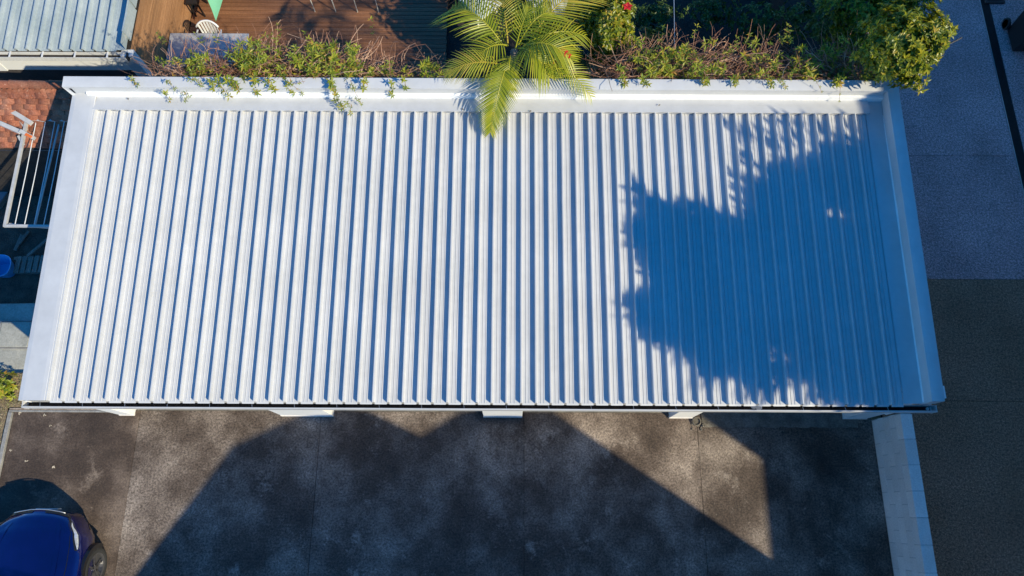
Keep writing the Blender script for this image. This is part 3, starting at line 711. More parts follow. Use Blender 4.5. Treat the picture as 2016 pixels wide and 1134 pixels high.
tb = thing('garden_table', P(86, 305, ZY), 'small pale square garden table under the clothesline', 'table')
p = P(86, 305, ZY+.45); q = MB(); q.box(p.x-.26, p.x+.28, p.y-.16, p.y+.18, ZY+.43, ZY+.455); q.build('top', MT['box'], tb)
for sx in (-.22, .24):
    for sy in (-.12, .14):
        q = MB(); q.box(p.x+sx-.02, p.x+sx+.02, p.y+sy-.02, p.y+sy+.02, ZY, ZY+.43); q.build('leg', MT['box'], tb)
# blue tub, cut by the frame
p = P(-6, 523, ZY+.3)
tub = thing('blue_tub', (p.x, p.y, ZY), 'open blue plastic tub at the left edge of the side yard', 'tub')
def ring(r, z, sq=.75):
    return [(p.x+math.copysign(abs(math.cos(t))**sq, math.cos(t))*r*1.0, p.y+math.copysign(abs(math.sin(t))**sq, math.sin(t))*r*.85, z) for t in [2*math.pi*i/20 for i in range(21)]]
q = MB(); q.grid([ring(.17, ZY), ring(.25, ZY+.30), ring(.265, ZY+.31), ring(.265, ZY+.295), ring(.235, ZY+.30), ring(.16, ZY+.03)]); q.face(range(len(q.v)-21, len(q.v)-1)); o = q.build('shell', MT['bluecrate'], tub)
# grey shed roof corner on the left
sp = [P(-60, 262, -.3), P(2, 268, -.3), P(34, 305, -.3), P(18, 372, -.3), P(-4, 402, -.3), P(-60, 420, -.3)]
sd = thing('shed', (sp[0].x, sp[0].y, ZY), 'dull grey sheet roof of a small shed at the left edge beside the clothesline', 'shed')
q = MB(); q.prism([(v.x, v.y) for v in sp], -.33, -.3); q.build('roof', MT['shedroof'], sd)
q = MB(); q.prism([(v.x-.06, v.y) for v in sp], ZY, -.332); q.build('wall', MT['oldwood'], sd)
# concrete tank cover with hatch
zs = -.12
pl = [P(-60, 598, zs), P(95, 596, zs), P(95, 745, zs), P(52, 744, zs), P(0, 733, zs), P(-60, 726, zs)]
tk = thing('concrete_tank', (pl[0].x+1, pl[0].y-.5, ZY), 'stained concrete tank cover with a square hatch beside the left garage wall', 'tank')
q = MB(); q.prism([(v.x, v.y) for v in reversed(pl)], ZY, zs); bevel(q.build('cover', MT['slabgrey'], tk), .02)
a = P(6, 634, zs); c = P(55, 684, zs)
q = MB(); q.box(a.x, c.x, c.y, a.y, zs, zs+.03); h = bevel(q.build('hatch', MT['slabgrey'], tk), .012)
q = MB(); 
for (x0, x1, y0, y1) in ((a.x-.03, c.x+.03, c.y-.03, c.y-.008), (a.x-.03, c.x+.03, a.y+.008, a.y+.03), (a.x-.03, a.x-.008, c.y-.008, a.y+.008), (c.x+.008, c.x+.03, c.y-.008, a.y+.008)): q.box(x0, x1, y0, y1, zs, zs+.022)
q.build('frame', MT['kerb'], h)

# verge and edging by the driveway corner
vg = MB(); b = vg
b.grid([[(-6.0-6*i/40, .24+.62*j/10, -.01+.035*noise.noise(Vector((i*.4, j*.5, 0)))) for j in range(11)] for i in range(41)]); structure('verge', vg, MT['mulch'])
vg = MB(); vg.grid([[(-8.32-3*i/16, -3.2+3.45*j/24, -.005+.035*noise.noise(Vector((i*.4, j*.5, 7)))) for j in range(25)] for i in range(17)]); structure('verge_strip', vg, MT['mulch'])
ed = thing('edging_strip', (-8.24, 0, 0), 'thin grey concrete edging framing the driveway corner on the left', 'edging')
q = MB(); q.box(-8.285, -8.215, -9, .16, -.1, .035); bevel(q.build('edging', MT['kerb'], ed), .006)
q = MB(); q.box(-8.285, -6.53, .165, .20, -.1, .025); bevel(q.build('edging', MT['kerb'], ed), .006)
q = MB(); q.box(-8.285, -6.53, .206, .236, -.1, .018); bevel(q.build('edging', MT['oldwood'], ed), .006)
gr = MB()
for i in range(2600):
    if i % 2: x, y = random.uniform(-9.6, -8.32), random.uniform(-1.6, .9)
    else: x, y = random.uniform(-9.2, -6.4), random.uniform(.25, .85)
    d = Vector((random.gauss(0, 1), random.gauss(0, 1), random.uniform(.1, .9)))
    gr.leaf(Vector((x, y, .012)), d, Vector((0, 0, 1)), random.uniform(.03, .08), .008, 0, .3)
MT['drygrass'] = mat('dry_grass_blades', [(.0, (.25, .18, .09)), (.5, (.34, .27, .15)), (.8, (.20, .22, .06)), (1., (.5, .42, .28))], 5, .8, tint=True)
o = gr.build('dry_grass', MT['drygrass'], kind='stuff'); tag(o, 'dry grass and leaf litter on the verge beside the driveway', 'grass')
def bush(mb, c, rad, n, L, w, k=7, lo=.55, lump=.3, sc=1.6, seedv=0, up=.45, cond=None):
    made = 0
    while made < n:
        v = Vector((random.gauss(0, 1), random.gauss(0, 1), random.gauss(0, 1))).normalized()
        rr = (1-lump/2+lump*1.6*noise.noise(v*sc+Vector((seedv, 0, 0))))
        t = random.uniform(lo, 1.0)
        p = c+Vector((v.x*rad[0], v.y*rad[1], v.z*rad[2]))*rr*t
        if cond and not cond(p): continue
        mb.rosette(p, v+Vector((0, 0, .5)), k, L*random.uniform(.8, 1.2), w, up); made += 1
q = MB(); c = P(2, 762, .12); bush(q, c, (.32, .32, .25), 60, .09, .045, 6)
vp = thing('verge_plant', (c.x, c.y, 0), 'bright green leafy plant on the verge at the left edge', 'plant'); q.build('foliage', MT['leafvine'], vp, kind='stuff')
# leaf litter on the concrete
for (px, py, s_, lab) in ((100, 836, .03, 'tiny pale dry leaf below the left end of the gutter on the concrete'), (52, 908, .04, 'single dry leaf on the concrete just above the car shadow'), (103, 920, .055, 'larger crumpled dry leaf right of the car shadow on the brown concrete'),
        (38, 812, .045, 'pale dry leaf in the inner corner of the concrete edging'), (87, 817, .035, 'small dry leaf along the edging under the gutter'), (22, 886, .035, 'dry leaf against the left edging strip')):
    p = P(px, py, .006); q = MB()
    for m_ in range(3): q.leaf(p+Vector((random.gauss(0, s_*.2), random.gauss(0, s_*.2), .002)), Vector((random.gauss(0, 1), random.gauss(0, 1), .05)), Vector((0, 0, 1)), s_, s_*.55, .2, .05)
    tag(q.build('fallen_leaf', MT['litter']), lab, 'leaf')

# ================================================================== DECK
dk = bpy.data.objects.new('deck', None); COL.objects.link(dk); dk['kind'] = 'structure'
DXE = P(880, 60, ZB).x; pw = .105; proto = None
for i in range(46):
    y = 6.75+i*pw
    if proto is None:
        q = MB(); q.box(HX+.02, DXE, y, y+pw-.010, ZB-.03, ZB); proto = q.build('plank', MT['deck'], dk); y00 = y
    else: dupe(proto, dk, (random.uniform(-.01, .01), y-y00, random.uniform(-.002, .002)))
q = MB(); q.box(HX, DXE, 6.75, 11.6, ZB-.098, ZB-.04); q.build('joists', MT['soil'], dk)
# table
zt = ZB+.74; a = P(335, 65, zt); c = P(490, 65, zt)
tbl = thing('outdoor_table', ((a.x+c.x)/2, a.y-.45, ZB), 'pale grey rectangular outdoor table on the deck behind the vine', 'table')
q = MB(); q.box(a.x, c.x, a.y-.88, a.y, zt-.03, zt); bevel(q.build('top', MT['table'], tbl), .006)
q = MB(); q.box(a.x+.06, c.x-.06, a.y-.82, a.y-.06, zt-.10, zt-.032); q.build('apron', MT['metalwhite'], tbl)
for sx in (a.x+.07, c.x-.07):
    for sy in (a.y-.81, a.y-.07):
        q = MB(); q.box(sx-.025, sx+.025, sy-.025, sy+.025, ZB, zt-.032); q.build('leg', MT['metalwhite'], tbl)
def chair(px, py, rot, label, m='plastic', name='patio_chair'):
    """monobloc chair, slatted rounded back; faces -Y before rotation; placed by its seat"""
    p = P(px, py, ZB+.44); t = thing(name, (p.x, p.y, ZB), label, 'chair', None)
    def bb(nm, pts): 
        q = MB(); q.v = pts.v; q.f = pts.f; q.t = pts.t; return q
    R_ = Matrix.Translation((p.x, p.y, ZB)) @ Matrix.Rotation(rot, 4, 'Z')
    q = MB(); q.box(-.22, .22, -.21, .20, .42, .445, R_); bevel(q.build('seat', MT[m], t), .012)
    bk = MB(); n = 12; r0, r1 = [], []
    for i in range(n+1):
        u = -1+2*i/n; z = .86-.10*abs(u)**3; y = .27-.08*u*u
        r0.append(R_ @ Vector((u*.23, y, z))); r1.append(R_ @ Vector((u*.23, y+.03, z+.012)))
    bk.tube(r0, .022, 6); back = bk.build('backrest', MT[m], t, smooth=True)
    for i in range(7):
        u = -.78+i*.26; q = MB(); q.bar(R_ @ Vector((u*.20, .205-.03*u*u, .44)), R_ @ Vector((u*.23, .27-.08*u*u, .86-.10*abs(u)**3)), .036, .012); q.build('slat', MT[m], back)
    for sx in (-1, 1):
        q = MB(); q.tube([R_ @ Vector((sx*.24, .20, .66)), R_ @ Vector((sx*.265, .0, .65)), R_ @ Vector((sx*.25, -.2, .64)), R_ @ Vector((sx*.25, -.22, .44))], .02, 6); q.build('arm', MT[m], t, smooth=True)
        for sy in (-.2, .2):
            q = MB(); q.bar(R_ @ Vector((sx*.21, sy, .43)), R_ @ Vector((sx*.24, sy*1.12, 0)), .035, .035); q.build('leg', MT[m], t)
    return t
chair(418, 88, 0, 'pale plastic chair with a slatted rounded back tucked behind the grey table')
# two white metal chairs whose legs stand just inside the top of the frame
for (pa, pb, lab) in (((620, 23), (661, 23), 'white metal chair near the lit part of the deck, legs showing'), ((704, 24), (745, 26), 'white metal chair further right in the shade of the deck, legs showing')):
    A, B = P(*pa, ZB), P(*pb, ZB); t = thing('metal_chair', ((A.x+B.x)/2, A.y+.2, ZB), lab, 'chair')
    w = B.x-A.x
    for x in (A.x, B.x):
        for dy in (0, .4):
            q = MB(); q.tube([(x, A.y+dy, ZB), (x, A.y+dy+(0 if dy == 0 else -.03), ZB+(.44 if dy == 0 else .85))], .013, 6); q.build('leg', MT['metalwhite'], t)
    q = MB(); q.box(A.x-.02, B.x+.02, A.y-.02, A.y+.4, ZB+.435, ZB+.46); q.build('seat', MT['metalwhite'], t)
    q = MB(); q.box(A.x-.02, B.x+.02, A.y+.36, A.y+.385, ZB+.62, ZB+.86); q.build('backrest', MT['metalwhite'], t)
# dark folded chair against the timber wall
p = P(372, 10, ZB+.35); t = thing('dark_stool', (p.x+.12, p.y, ZB), 'dark brown stool standing against the timber wall at the top edge', 'stool')
q = MB(); q.box(p.x-.02, p.x+.22, p.y-.05, p.y+.35, ZB+.42, ZB+.46); q.build('seat', MT['dark'], t)
for dx in (0, .19):
    for dy in (-.03, .32):
        q = MB(); q.box(p.x+dx, p.x+dx+.03, p.y+dy, p.y+dy+.03, ZB, ZB+.42); q.build('leg', MT['dark'], t)
# mint shade sail corner
A = P(425, 41, .2); B = A+Vector((-1.15, 2.6, .35)); C = A+Vector((.55, 2.8, .25))
q = MB(); n = 10
def sail(u, v, dz=0):
    p = A*(1-u)+(B*(1-v)+C*v)*u; s_ = math.sin(math.pi*v)*u*.06
    return p+Vector((0, 0, -s_+dz))+Vector((.012*noise.noise(Vector((u*6, v*4, 0))), 0, 0))
q.grid([[sail(i/n, j/n) for j in range(n+1)] for i in range(n+1)]); q.grid([[sail(i/n, j/n, -.004) for j in range(n, -1, -1)] for i in range(n+1)])
ss = q.build('shade_sail', MT['green'], None, smooth=True); tag(ss, 'mint green fabric sail hanging to a point over the deck', 'shade sail')
# lattice sun lounger, mostly behind the palm
p = P(926, -14, ZB+.42); R_ = Matrix.Translation(p) @ Matrix.Rotation(RAD(-46), 4, 'Z')
lo = thing('sun_lounger', (p.x, p.y, ZB), 'white lattice plastic sun lounger behind the palm on the deck', 'lounger')
q = MB()
for (x0, x1, y0, y1) in ((-.8, .62, -.30, -.25), (-.8, .62, .25, .30), (-.85, -.80, -.30, .30), (.62, .67, -.30, .30)): q.box(x0, x1, y0, y1, -.03, .03, R_)
q.build('frame', MT['plastic'], lo)
for i in range(16):
    q = MB(); x = -.78+i*.087; q.box(x, x+.05, -.25, .25, -.008, .008, R_); q.build('slat', MT['plastic'], lo)
q = MB()
for i in range(6): q.box(-.8, .62, -.21+i*.08, -.195+i*.08, .009, .016, R_)
q.build('cross_strips', MT['plastic'], lo)
for sx in (-.7, .5):
    for sy in (-.27, .27):
        q = MB(); q.box(sx-.025, sx+.025, sy-.025, sy+.025, -.42, -.03, R_); q.build('leg', MT['plastic'], lo)
q = MB(); q.grid([[R_ @ Vector((-.75+.5*i/6, -.2+.4*j/6, .03+.03*noise.noise(Vector((i, j, 0))))) for j in range(7)] for i in range(7)])
o = q.build('towel', MT['plastic'], None, smooth=True); tag(o, 'crumpled white towel lying on the lattice sun lounger', 'towel')
# cushions on the garden bench at the top edge
for (px, py, r_, lab) in ((1062, 8, 0.2, 'grey and white patterned cushion at the top edge behind the palm'), (1090, 16, -.3, 'darker grey patterned cushion right of the other one behind the palm')):
    p = P(px, py, ZB+.5); q = MB(); n = 10
    R_ = Matrix.Translation(p) @ Matrix.Rotation(r_, 4, 'Z') @ Matrix.Rotation(.4, 4, 'X')
    f = lambda i, j, s: R_ @ Vector((-.25+.5*i/n, -.22+.44*j/n, s*.10*(math.sin(math.pi*i/n)*math.sin(math.pi*j/n))**.5))
    q.grid([[f(i, j, 1) for j in range(n+1)] for i in range(n+1)]); q.grid([[f(i, j, -1) for j in range(n, -1, -1)] for i in range(n+1)])
    tag(q.build('cushion', MT['cloth'], None, smooth=True), lab, 'cushion')
    
p = P(1075, 12, ZB); bn = thing('garden_bench', (p.x, p.y, ZB), 'dark timber garden bench carrying the patterned cushions', 'bench')
q = MB(); q.box(p.x-.7, p.x+.7, p.y-.1, p.y+.4, ZB+.36, ZB+.41); q.build('seat', MT['oldwood'], bn)
for sx in (-.62, .58):
    q = MB(); q.box(p.x+sx, p.x+sx+.05, p.y-.05, p.y+.35, ZB-.1, ZB+.36); q.build('leg', MT['oldwood'], bn)

# ================================================================== PLANTS
# palm
pc = P(1012, 95, 3.3); pbase = Vector((pc.x+.0, pc.y+.1, ZB-.1))
pm = thing('palm_tree', pbase, 'bright green feather palm leaning its fronds over the rear parapet', 'palm')
q = MB(); q.tube([pbase, pbase+Vector((.02, 0, 1.5)), Vector((pc.x, pc.y+.05, 3.15))], .085, 10, .06); q.build('trunk', MT['bark'], pm, smooth=True)
def frond(tip, arch, L, w, n=38, mt='palm', base=None, droop=.35, twist=0, t0=.12, side=None):
    b0 = base if base else pc.copy(); q = MB(); n = int(n*.70); w = w*.84; L = L*1.10; droop *= .6
    def pt(t):
        p = b0.lerp(tip, t); p.z += arch*4*t*(1-t); return p
    path = [pt(i/12) for i in range(13)]
    q.ct = .9; q.tube(path, .013, 5, .004)
    for i in range(n):
        t = t0+(1-t0)*i/(n-1)
        p = pt(t); d = (pt(min(t+.02, 1.0))-pt(t-.02)).normalized()
        x = d.cross(Vector((0, 0, 1))).normalized(); up_ = x.cross(d)
        if twist: 
            R3 = Matrix.Rotation(twist, 3, d); x = R3 @ x; up_ = R3 @ up_
        k = math.sin(math.pi*(.12+.80*t))**.7
        for s in (-1, 1):
            if side and s != side and random.random() < .5: continue
            ll = L*k*random.uniform(.88, 1.1)*(1 if s > 0 else .95)
            sw = .45+.55*t
            dr = (x*s*(1.05-.35*t)+d*sw+up_*random.uniform(.05, .25)).normalized()
            side_ = dr.cross(up_).normalized()
            pts = []
            for m_ in range(5):
                u = m_/4; c_ = p+dr*ll*u-Vector((0, 0, 1))*droop*ll*u*u
                ww = w*(.55+.9*u if u < .35 else .87*(1-u)/.65+.04)
                pts.append((c_-side_*ww/2+up_*ww*.22, c_, c_+side_*ww/2+up_*ww*.22))
            q.ct = min(1, max(0, random.gauss(.45+.25*t, .2)))
            bs = len(q.v)
            for a_ in pts: q.v += [tuple(v) for v in a_]
            for m_ in range(4):
                for h in range(2): q.face((bs+m_*3+h, bs+m_*3+h+1, bs+(m_+1)*3+h+1, bs+(m_+1)*3+h))
    q.build('frond', MT[mt], pm)
random.seed(21)
c0 = lambda x, y, z: P(x, y, z)
frond(P(884, 22, 3.15), .30, .60, .040, 40, base=P(985, 82, 3.35), droop=.5)                        # big left
frond(P(1160, -14, 3.3), .30, .60, .036, 40, 'palmyellow', base=P(1050, 70, 3.35), droop=.25)      # upper right, yellow
frond(P(966, 258, 2.93), .20, .36, .034, 56, base=P(1002, 118, 3.35), droop=.3, mt='palmyellow' if False else 'palm')  # over the roof
frond(P(882, 142, 3.30), .15, .36, .030, 30, 'palmyellow', base=P(990, 128, 3.3), droop=.5)        # lower left
frond(P(1162, 188, 3.10), .24, .34, .028, 36, base=P(1045, 108, 3.35), droop=.35)                  # lower right
frond(P(1125, 118, 3.45), .25, .50, .036, 34, base=P(1025, 95, 3.4), droop=.4)
frond(P(1080, 150, 3.35), .2, .48, .034, 30, base=P(1020, 95, 3.4), droop=.45)
frond(P(985, -8, 3.3), .25, .36, .030, 30, 'palmyellow', base=P(1000, 85, 3.3), droop=.5)
frond(P(1095, 30, 3.5), .3, .45, .032, 30, base=P(1020, 90, 3.4), droop=.3)
frond(P(925, 130, 3.2), .2, .42, .034, 26, base=P(1000, 90, 3.3), droop=.6)
frond(P(1040, 20, 3.9), .1, .25, .028, 22, base=P(1015, 95, 3.4), droop=.1)
frond(P(1000, 180, 3.15), .2, .34, .03, 28, base=P(1005, 110, 3.3), droop=.5)
frond(P(1150, 70, 3.2), .2, .42, .034, 28, base=P(1030, 90, 3.3), droop=.5)
frond(P(930, 60, 2.9), .2, .40, .034, 26, base=P(1000, 90, 3.2), droop=.6)
frond(P(1120, 160, 2.8), .2, .35, .030, 26, base=P(1020, 110, 3.1), droop=.6)

# climbing vines behind the parapet
def vine(x0, x1, name, label, ntw, nro, seed, dens, zlo=2.35, ztop=3.10, y0=4.93, y1=5.46):
    random.seed(seed)
    t = thing(name, ((x0+x1)/2, 5.3, ZB), label, 'vine')
    def prof_(x): return dens((x-x0)/(x1-x0))
    q = MB(); made = 0
    while made < ntw:
        x = random.uniform(x0, x1); D = prof_(x)
        if random.random() > D: continue
        y = random.uniform(y0, y0+(y1-y0)*(.35+.65*D)); z = random.uniform(zlo, ztop-.28*random.random()-.22*(1-D))
        p = Vector((x, y, z)); d = Vector((random.gauss(0, 1), random.gauss(0, .55), random.gauss(0, .3))).normalized()
        cv = Vector((random.gauss(0, 1), random.gauss(0, .8), random.gauss(0, .6)))*.5; path = [p.copy()]
        sl_ = random.uniform(.05, .13)
        for m_ in range(6):
            d = (d+cv*.35+Vector((random.gauss(0, .12), random.gauss(0, .12), random.gauss(0, .1)))).normalized(); p = p+d*sl_
            p.y = max(p.y, y0-.01) if p.z < ZC+.05 else p.y; p.z = min(p.z, ztop+.12); path.append(p.copy())
        q.ct = random.random(); r = random.uniform(.0035, .0085); q.tube(path, r, 3, r*.5, cap=False); made += 1
    q.build('twigs', MT['twig'], t, kind='stuff')
    q = MB(); made = 0
    while made < nro:
        x = random.uniform(x0, x1); D = prof_(x)
        g = .5+.9*noise.noise(Vector((x*2.1, seed, 0)))
        if random.random() > D*max(.08, g): continue
        y = y0+(y1-y0)*random.uniform(-.02, .35+.65*D); z = random.uniform(2.75, ztop+.1-.28*(1-D))
        nn = random.choice((1, 1, 2, 3))
        for m_ in range(nn):
            q.rosette(Vector((x, y, z))+Vector((random.gauss(0, .05), random.gauss(0, .05), random.gauss(0, .03))), Vector((random.gauss(0, .4), random.gauss(-.3, .4), 1)), random.randint(5, 8), random.uniform(.075, .12), .028)
        made += 1
    # upright shoots at the back
    for m_ in range(int((x1-x0)*2.5)):
        x = random.uniform(x0, x1); y = y1+random.uniform(-.1, .1); h = random.uniform(.1, .35)
        if random.random() > prof_(x): continue
        e = Vector((x+random.gauss(0, .08), y+random.uniform(.0, .25), ztop+h)); tw = MB()
        for s_ in (.5, .75, 1): q.rosette(Vector((x, y, ztop-.1)).lerp(e, s_), Vector((random.gauss(0, .4), .2, 1)), 5, .07, .022)
    # sprays trailing over the cap
    return t, q
def sprays(t, q, lst, yb=4.95):
    tw = MB()
    for (a, c, n, L) in lst:
        A = P(a[0], a[1], 3.16); Bp = P(c[0], c[1], 3.10 if c[1] < 182 else 2.93)
        mid = A.lerp(Bp, .5)+Vector((random.gauss(0, .05), 0, .10))
        path = [A.lerp(mid, u/4) for u in range(4)]+[mid.lerp(Bp, u/4) for u in range(5)]
        tw.ct = .3; tw.tube(path, .0035, 4, .002)
        for m_ in range(n):
            s_ = path[min(8, 2+int(m_*7/n))]
            q.rosette(s_+Vector((random.gauss(0, .02), random.gauss(0, .02), random.gauss(0, .01))), Vector((random.gauss(0, .5), -.4, .8)), 5, L, L*.33)
        q.rosette(Bp, Vector((0, -.3, 1)), 6, L, L*.33)
    q.build('foliage', MT['leafvine'], t, kind='stuff')
    tw.build('trailing_stems', MT['twig'], t, kind='stuff')
xa, xb = P(283, 140, 3.1).x, P(872, 140, 3.1).x
dl = lambda u: .45+.35*u/.3 if u < .3 else (1.0 if u < .70 else .40)
t, q = vine(xa, xb, 'climbing_vine', 'tangled brown vine with green leaf clusters along the left half of the rear parapet', 2900, 230, 5, dl)
random.seed(9)
sprays(t, q, [((430, 150), (452, 190), 6, .085), ((452, 152), (470, 178), 6, .085), ((500, 152), (508, 183), 5, .09), ((538, 155), (540, 178), 5, .085), ((575, 158), (578, 184), 4, .07), ((640, 150), (672, 212), 8, .075), ((650, 155), (660, 200), 6, .07), ((690, 158), (712, 205), 5, .05),
    ((715, 158), (716, 175), 4, .075), ((770, 158), (772, 188), 4, .07), ((790, 155), (800, 175), 4, .07), ((440, 158), (460, 172), 6, .08), ((262, 160), (270, 166), 4, .06), ((330, 158), (345, 175), 3, .05), ((380, 158), (398, 168), 4, .06), ((415, 158), (420, 175), 4, .07), ((330, 185), (335, 196), 3, .06), ((355, 182), (365, 198), 3, .06), ((600, 160), (595, 185), 3, .05), ((680, 200), (690, 225), 4, .05)])
xa, xb = P(1182, 140, 3.1).x, P(1722, 140, 3.1).x
dr_ = lambda u: 1.0 if u > .06 else .5
t, q = vine(xa, xb, 'climbing_vine', 'tangled reddish vine with sparse leaves along the right half of the rear parapet', 3400, 210, 6, dr_)
random.seed(10)
sprays(t, q, [((1230, 155), (1232, 166), 5, .08), ((1270, 158), (1275, 168), 5, .08), ((1385, 158), (1388, 165), 4, .08), ((1440, 155), (1446, 166), 5, .08), ((1505, 158), (1520, 170), 5, .07), ((1535, 160), (1548, 172), 4, .05), ((1600, 155), (1618, 181), 3, .03), ((1645, 155), (1652, 200), 3, .03), ((1645, 160), (1644, 164), 5, .1)])
# rear timber fence that carries the vines
fn = thing('timber_fence', (0, 5.05, ZB), 'dark timber fence hidden under the vines behind the garage', 'fence')
for i in range(8):
    x = -5.2+i*1.5; q = MB(); q.box(x-.04, x+.04, 5.02, 5.10, ZB-.1, 2.3); q.build('post', MT['darkwood'], fn)
for i in range(15):
    q = MB(); z = ZB+.1+i*.18; q.box(-5.3, 5.4, 5.101, 5.125, z, z+.15); q.build('rail_board', MT['darkwood'], fn)

# hibiscus right of the palm
random.seed(31)
hc = P(1200, 40, 2.6)
hb = thing('hibiscus_bush', (hc.x, hc.y, ZB), 'leafy green hibiscus bush with a few red flowers right of the palm', 'bush')
q = MB(); bush(q, hc, (.50, .95, .7), 620, .10, .05, 7, lo=.6, lump=.5, sc=1.8, seedv=3)
bush(q, P(1165, 30, 2.3), (.5, .6, .7), 260, .10, .05, 7, lo=.5, lump=.5, seedv=5)
bush(q, P(1040, 40, 1.9), (.7, .5, .6), 240, .08, .04, 7, lo=.5, lump=.5, seedv=8)
bush(q, P(1225, 85, 2.3), (.3, .4, .5), 140, .09, .04, 7, lo=.5, lump=.5, seedv=9)
q.build('foliage', MT['leafbush'], hb, kind='stuff')
q = MB(); q.tube([(hc.x, hc.y, ZB-.1), (hc.x+.03, hc.y, 1), (hc.x, hc.y, 2.4)], .04, 8, .02); q.build('stem', MT['bark'], hb, smooth=True)
for (px, py, z, sz) in ((1235, 14, 3.35, .085), (1106, 103, 3.55, .10), (1095, 122, 3.45, .06), (970, 160, 3.25, .05), (1118, 110, 3.5, .06)):
    p = P(px, py, z); q = MB()
    for m_ in range(5):
        t_ = m_*1.257+random.random()*.3; d = Vector((math.cos(t_), math.sin(t_), .45)); q.leaf(p, d, Vector((0, 0, 1)), sz, sz*.95, .12, .25)
    q.ct = .9; q.tube([p, p+Vector((0, -.01, sz*.8))], .006, 5, .004)
    q.build('flower', MT['red'], hb)
# strappy dark plant, low
random.seed(33)
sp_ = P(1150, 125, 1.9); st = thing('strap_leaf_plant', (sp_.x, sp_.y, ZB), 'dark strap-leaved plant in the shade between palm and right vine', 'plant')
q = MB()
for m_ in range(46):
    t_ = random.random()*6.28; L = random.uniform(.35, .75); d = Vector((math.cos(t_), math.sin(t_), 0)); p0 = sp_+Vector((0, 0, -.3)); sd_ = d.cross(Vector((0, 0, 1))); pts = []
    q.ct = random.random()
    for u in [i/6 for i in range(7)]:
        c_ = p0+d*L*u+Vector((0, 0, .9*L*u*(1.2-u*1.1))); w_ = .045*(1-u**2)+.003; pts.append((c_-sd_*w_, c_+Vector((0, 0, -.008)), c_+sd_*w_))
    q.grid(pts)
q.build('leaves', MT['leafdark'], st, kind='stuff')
q = MB(); q.tube([(sp_.x, sp_.y, ZB-.1), (sp_.x, sp_.y, sp_.z-.28)], .05, 8); q.build('stem', MT['bark'], st, smooth=True)
# big clipped shrub tree, top right
random.seed(35)
bc = P(1775, 85, 3.75)
bt = thing('shrub_tree', (bc.x+.3, bc.y+.2, ZB), 'dense bright green shrub tree behind the right rear garage corner', 'tree')
q = MB(); bush(q, bc, (.62, .62, .48), 1250, .095, .042, 7, lo=.6, lump=.5, sc=2.6, seedv=11)
bush(q, P(1828, 78, 3.8), (.28, .40, .38), 260, .085, .04, 7, lo=.7, lump=.3, seedv=12)
bush(q, P(1705, 20, 2.4), (.75, .85, .6), 900, .085, .04, 7, lo=.7, lump=.4, seedv=13)
bush(q, P(1770, -10, 2.6), (.6, .6, .6), 500, .085, .04, 7, lo=.7, lump=.4, seedv=14)
bush(q, P(1750, 118, 3.6), (.40, .26, .22), 200, .085, .04, 7, lo=.6, lump=.4, seedv=15)
for (px, py, z) in ((1782, 155, 3.6), (1775, 163, 3.5), (1800, 150, 3.6), (1822, 138, 3.7), (1720, 105, 3.8), (1868, 58, 3.8), (1860, 80, 3.8), (1855, 45, 3.8), (1845, 110, 3.7), (1712, 90, 3.8)):
    for m_ in range(4): q.rosette(P(px, py, z)+Vector((random.gauss(0, .04), random.gauss(0, .04), random.gauss(0, .03))), Vector((.2, -.3, 1)), 7, .09, .036)
q.build('crown', MT['leafbush'], bt, kind='stuff')
q = MB(); tb_ = Vector((bc.x+.3, bc.y+.2, 0)); q.tube([(tb_.x, tb_.y, ZB-.1), (tb_.x-.05, tb_.y, 1.5), (bc.x, bc.y, 3.8)], .10, 10, .05)
for m_ in range(8):
    e = bc+Vector((random.gauss(0, .4), random.gauss(0, .4), random.uniform(-.3, .3))); q.tube([(tb_.x-.05, tb_.y, 1.6), tuple((Vector((tb_.x, tb_.y, 2.6))+e)/2), tuple(e)], .03, 6, .008)
q.build('trunk', MT['bark'], bt, smooth=True)
# shaded understorey at the back right
random.seed(37)
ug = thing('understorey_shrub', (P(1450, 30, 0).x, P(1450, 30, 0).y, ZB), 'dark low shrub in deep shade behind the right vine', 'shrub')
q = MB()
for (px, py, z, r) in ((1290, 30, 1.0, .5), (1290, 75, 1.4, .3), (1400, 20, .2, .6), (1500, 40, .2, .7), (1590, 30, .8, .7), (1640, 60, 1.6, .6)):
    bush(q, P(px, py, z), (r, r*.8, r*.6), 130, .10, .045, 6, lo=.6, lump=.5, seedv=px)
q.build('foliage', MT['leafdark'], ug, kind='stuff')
# rail along the back
q = MB(); q.tube([P(1328, 92, 2.7), P(1326.5, -40, 2.7)], .006, 6); o = q.build('thin_rail', MT['galv']); tag(o, 'thin grey metal rail running back from the right vine', 'rail')

# dark wheelie bin, top right edge
p = P(2026, 48, .55)
bn = thing('wheelie_bin', (p.x, p.y, 0), 'black wheelie bin at the top right edge of the driveway', 'bin')
def rr(hw, hd, z): return [(p.x+.18+sx*hw, p.y+sy*hd, z) for sx, sy in ((-1, -1), (1, -1), (1, 1), (-1, 1), (-1, -1))]
q = MB(); q.grid([rr(.22, .26, .04), rr(.28, .33, .95), rr(.30, .35, .96), rr(.30, .35, .99)]); bevel(q.build('body', MT['dark'], bn), .01)
q = MB(); q.box(p.x+.18-.31, p.x+.18+.31, p.y-.37, p.y+.36, .99, 1.03); bevel(q.build('lid', MT['dark'], bn), .015)
for sy in (-.2, .2):
    q = MB(); q.lathe([(.10, -.03), (.10, .03)], (p.x-.08, p.y+.36+sy*.1, .10), 14, Matrix.Rotation(RAD(90), 3, 'Y')); q.build('wheel', MT['tyre'], bn)

